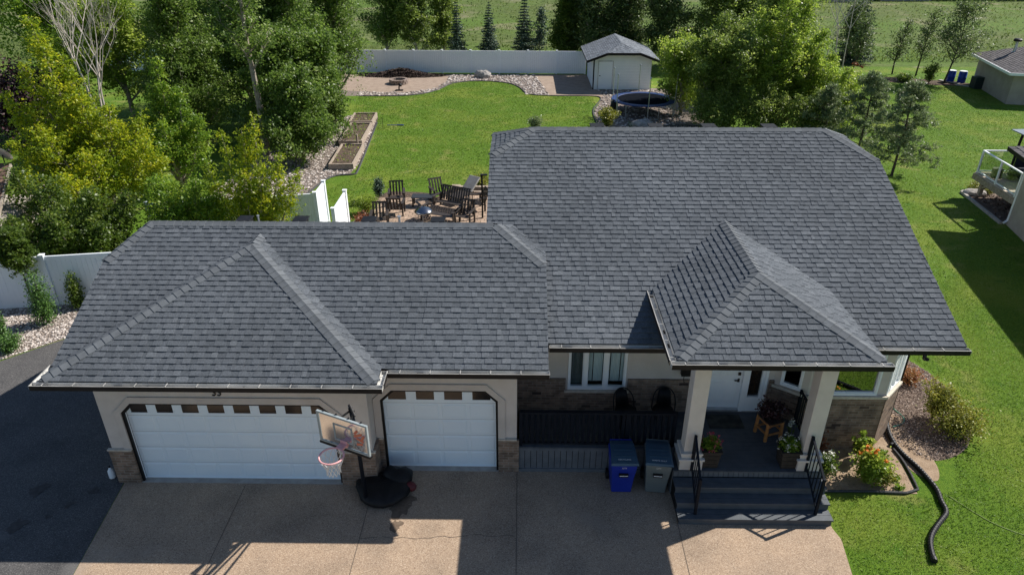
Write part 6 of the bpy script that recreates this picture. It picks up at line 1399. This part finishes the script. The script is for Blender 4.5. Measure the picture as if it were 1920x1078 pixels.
b = MB(); b.blob((32.2, 17.7, DK+.62), .26, seed=6, squash=(1, .6, 1)); b.cyl((32.2, 17.7), .22, DK, DK+.45); tagit(b.build('lounge_chair', 'teal', smooth=True), 'teal cushioned seat at the right edge of the deck', 'seat')
rng = np.random.default_rng(99); P = sample(rng, [(29.4, 19.0), (29.0, 15.9), (31.5, 15.9), (31.8, 19.0)], 60); V, t = leaves(rng, np.c_[P, rng.uniform(.02, .12, len(P))], .14, rng.uniform(0, .7, len(P)), flat=1); o = quads_obj('dead_leaves', V, t, 'chips'); o['kind'] = 'stuff'
ground('deck_bed', [(29.2, 19.3), (28.75, 15.6), (31.5, 15.6), (32.5, 19.3)], GZ, 'mulch'); 
b = MB(); b.bar((29.15, 19.35, .05), (28.72, 15.55, .05), .12, .1); b.bar((29.2, 19.4, .05), (32.4, 19.4, .05), .12, .1); tagit(b.build('bed_kerb', 'concrete'), 'pale concrete kerb under the neighbouring deck', 'kerb')
shrub('lime_shrub', 'bright lime plants along the kerb under the neighbouring deck', (30.4, 19.45, 0), .9, .3, 172, 'lf_gold', 1600, .08)
# ------------------------------------------------------------------ neighbour's roof at the left edge
NR = thing('neighbouring_house', 'red-brown shingled roof corner with grey edge at the left edge', 'house', (-11.5, 9.5, 0))
rf = [(-8.95, 9.1, 2.0), (-10.2, 12.6, 3.4), (-18, 12.6, 3.7), (-18, 9.1, 2.3)]
roof('roof', [[Vector(p)-Vector((-11.5, 9.5, 0)) for p in [rf[3], rf[0], rf[1], rf[2]]]], NR, mat_='rust_roof', thick=.15, seed=210, expo=.2)
b = MB(); b.bar((-8.92, 9.05, 1.93), (-10.17, 12.65, 3.34), .06, .12); b.build('rake_board', 'bark', NR, world=True)
b = MB(); b.box((-18, 9.6, 0), (-9.3, 12.6, 2.2)); b.build('wall', 'grey_wall', NR, world=True)
SD = thing('satellite_dish', 'grey satellite dish on the neighbouring roof peak at far left', 'satellite dish', (-10.25, 12.5, 3.4))
b = MB(); b.lathe([(0, 0), (.15, .01), (.28, .05), (.33, .08)], (0, 0, 0), 20); o = b.build('dish', 'metal', SD, smooth=True); o.rotation_euler = (-1.0, .4, 0); o.location = (0, 0, .35)
b = MB(); b.tube([(0, 0, 0), (0, 0, .35), (0, .02, .35)], .02, 6); b.tube([(0, 0, .35), (.35, -.1, .55)], .012, 5); b.blob((.36, -.1, .57), .05, seed=1); b.build('arm', 'black', SD)
b = MB(); b.box((-26.4, 33.1, .3), (-25.2, 33.7, .38)); b.box((-26.3, 33.15, 0), (-26.2, 33.65, .3)); b.box((-25.4, 33.15, 0), (-25.3, 33.65, .3)); tagit(b.build('garden_bench', 'white'), 'pale low bench on the grass at the far left edge', 'bench')
# ------------------------------------------------------------------ right-hand beds, hose and drain pipe
shrub('burning_bush', 'small orange-red shrub by the house wall', (19.35, 4.1, 0), .30, .42, 301, 'lf_rust', 1300, .06)
shrub('lilac_bush', 'golden-green bush on the mulch at right', (19.25, 2.55, 0), .50, 1.0, 302, 'lf_gold', 3600, .065, shape='spiky', stems=40)
shrub('lilac_bush', 'lower right half of the golden-green mulch bush', (19.55, 2.0, 0), .62, .75, 303, 'lf_gold', 5200, .06, stems=44)
shrub('lily_plant', 'orange-flowered lily clump in the front bed', (16.6, .22, 0), .33, .85, 304, 'lf_bright', 4200, .075, flowers=('orange_fl', 9, 26), cat='flower', stems=26)
shrub('daisy_plant', 'white-green leafy plant under the house wall in the front bed', (15.72, .5, 0), .26, .45, 305, 'lf_dim', 1300, .06, flowers=('white_fl', 8, 8), cat='flower')
shrub('lily_plant', 'dark rusty-leaved plant against the brick behind the lilies', (15.65, 1.15, 0), .3, .55, 306, 'lf_red', 900, .06, cat='plant')
shrub('lime_shrub', 'lime-yellow tuft beside the orange lilies', (16.85, .12, 0), .2, .45, 307, 'lf_gold', 1300, .055)
shrub('grassy_plant', 'tall leafy sprigs at the bay window corner', (16.7, 1.0, 0), .26, .7, 308, 'lf_bright', 1400, .075, cat='plant', shape='spiky')
for i, (x, y) in enumerate([(17.0, .62), (17.25, .25), (17.35, 1.15), (16.9, 1.35), (17.2, .0)]):
    shrub('weed', 'small weed on bare soil in the front bed', (x, y, 0), .12, .10, 310+i, 'lf_maple', 240, .05, cat='weed', group='weeds in the front bed', stems=5)
b = MB(); b.tube(smooth_path([(15.3, -.14, .04), (16.4, -.13, .045), (17.58, -.18, .04), (17.66, .3, .045), (17.72, .9, .04), (17.68, 1.3, .04)], 1), .03, 7); tagit(b.build('bed_edging', 'edging'), 'dark edging framing the front flower bed', 'edging')
DP = thing('drain_pipe', 'long black corrugated drain pipe snaking over the lawn', 'pipe', (17.9, .5, 0))
pth = smooth_path([(18.05, 2.55, .28), (17.88, 2.2, .14), (17.78, 1.7, .06), (17.78, 1.2, .055), (17.95, .65, .055), (18.0, .25, .055), (18.02, -.12, .055), (17.92, -.42, .055), (17.9, -.75, .055), (17.62, -1.0, .055), (17.38, -1.22, .055), (17.15, -1.48, .055), (17.02, -1.75, .055), (16.93, -2.08, .055)], 3)
pp = []; rr = []
for a_, b_ in zip(pth, pth[1:]):
    a_, b_ = Vector(a_), Vector(b_); k = max(1, int((b_-a_).length/.016))
    for i in range(k): pp.append(a_.lerp(b_, i/k)); 
b = MB(); b.tube(pp, [.056+.003*(1 if (i//2) % 2 else -1) for i in range(len(pp))], 10, cap=False); b.build('corrugated_tube', 'pipe', DP, world=True)
b = MB(); b.tube([pp[-6], pp[-1]], .066, 12); b.build('end_cap', 'pipe', DP, world=True)
b = MB(); b.tube([(17.66, 1.44, .05), (17.8, 1.5, .05)], .05, 12); tagit(b.build('downspout_elbow', 'black', bevel=.02), 'black drain elbow at the corner of the front bed', 'drain')
HS = thing('garden_hose', 'green garden hose coiled by the house wall', 'hose', (18.9, 4.1, 0))
b = MB()
for k in range(4): b.tube([(19.0+(.22-.03*k)*math.cos(a), 4.35+(.28-.03*k)*math.sin(a), .03+.03*k+.02*math.sin(3*a)) for a in [2*PI*i/24 for i in range(25)]], .014, 6, cap=False)
b.tube(smooth_path([(19.1, 4.1, .03), (18.8, 3.6, .02), (18.45, 3.3, .02), (18.42, 2.9, .02), (18.55, 2.55, .02), (18.4, 2.3, .02), (18.05, 2.15, .03)], 2), .014, 6); b.build('hose_loop', 'hose', HS, world=True)
b = MB(); b.box((18.55, 3.9, 0), (18.75, 4.2, .4)); b.build('hose_reel', 'black', HS, world=True)
b = MB(); b.tube(smooth_path([(18.2, -.2, .015), (18.5, -.7, .012), (18.8, -1.1, .012), (19.5, -1.5, .012), (20.2, -2.2, .012)], 2), .008, 5); tagit(b.build('cord', mat('pale_cord', (.30, .38, .12), .8)), 'thin pale cord lying on the right lawn', 'cord')
shrub('maroon_plant', 'dark maroon-leaved plant standing on the log stool', (14.42, .98, 1.235), .24, .34, 330, 'lf_plum', 2600, .07, cat='plant')
shrub('white_flower_plant', 'small white-flowered plant at the stool side of the porch railing', (14.78, .62, .725), .1, .62, 331, 'lf_dim', 300, .04, cat='plant', shape='spiky', flowers=('white_fl', 7, 6))
# near lawn blades
rng = np.random.default_rng(400)
REG = [(15.35, -.25), (17.8, -.25), (18.5, .0), (19.0, 1.0), (20.2, 1.6), (20.5, 4.0), (20.2, 5.0), (19.6, 6.6), (25.5, 12), (25.5, -4), (15.1, -4), (15.3, -2)]
P = sample(rng, REG, 900); n = len(P); hgt = rng.uniform(.02, .05, n); C = np.c_[P, hgt*.5]
V, t = leaves(rng, C, .055, np.clip(.42+.25*np.sin(P[:, 0]*1.3+P[:, 1]*.7)+rng.normal(size=n)*.22, 0, 1), aspect=.22, flat=.0, hang=np.array([0, 0, .9])); o = quads_obj('lawn_grass', V, t, 'lf_lawn'); o['kind'] = 'stuff'

# sparse blades over the farther lawns, larger with distance
rng = np.random.default_rng(401); AV = [(-1.3, 17.6), (.5, 21.6), (-.2, 31.4), (-2.5, 34), (-3, 38.4), (.1, 38.5), (1.6, 39.3), (2.6, 40.8), (3.3, 43.0), (5.3, 43.8), (7.5, 43.0), (8.4, 41.3), (8.8, 39.0), (13.6, 38.6), (13.7, 36), (13, 34), (13, 30), (8, 18.8), (4.7, 19.6), (1.4, 19.4), (1.2, 12), (.6, 12)]
A2 = [(19.6, 6.8), (19, 20), (27, 22), (30, 44), (42, 42), (41, 36), (44, 30), (31, 20), (28.7, 19.4), (28.6, 15.3), (27, 8), (26, 4), (25.6, 12)]
for nm_, reg, dens, sz in (('back_lawn_grass', AV, 170, .085), ('side_lawn_grass', A2, 150, .08)):
    P = sample(rng, reg, dens); n = len(P); C = np.c_[P, rng.uniform(.01, .03, n)]
    q = .40+.2*np.sin(P[:, 0]*.9+1.7*np.sin(P[:, 1]*.31))*np.sin(P[:, 1]*.6+P[:, 0]*.25)+rng.normal(size=n)*.24
    V, t = leaves(rng, C, sz, np.clip(q, 0, 1), aspect=.3, hang=np.array([0, 0, .5])); o = quads_obj(nm_, V, t, 'lf_lawn'); o['kind'] = 'stuff'
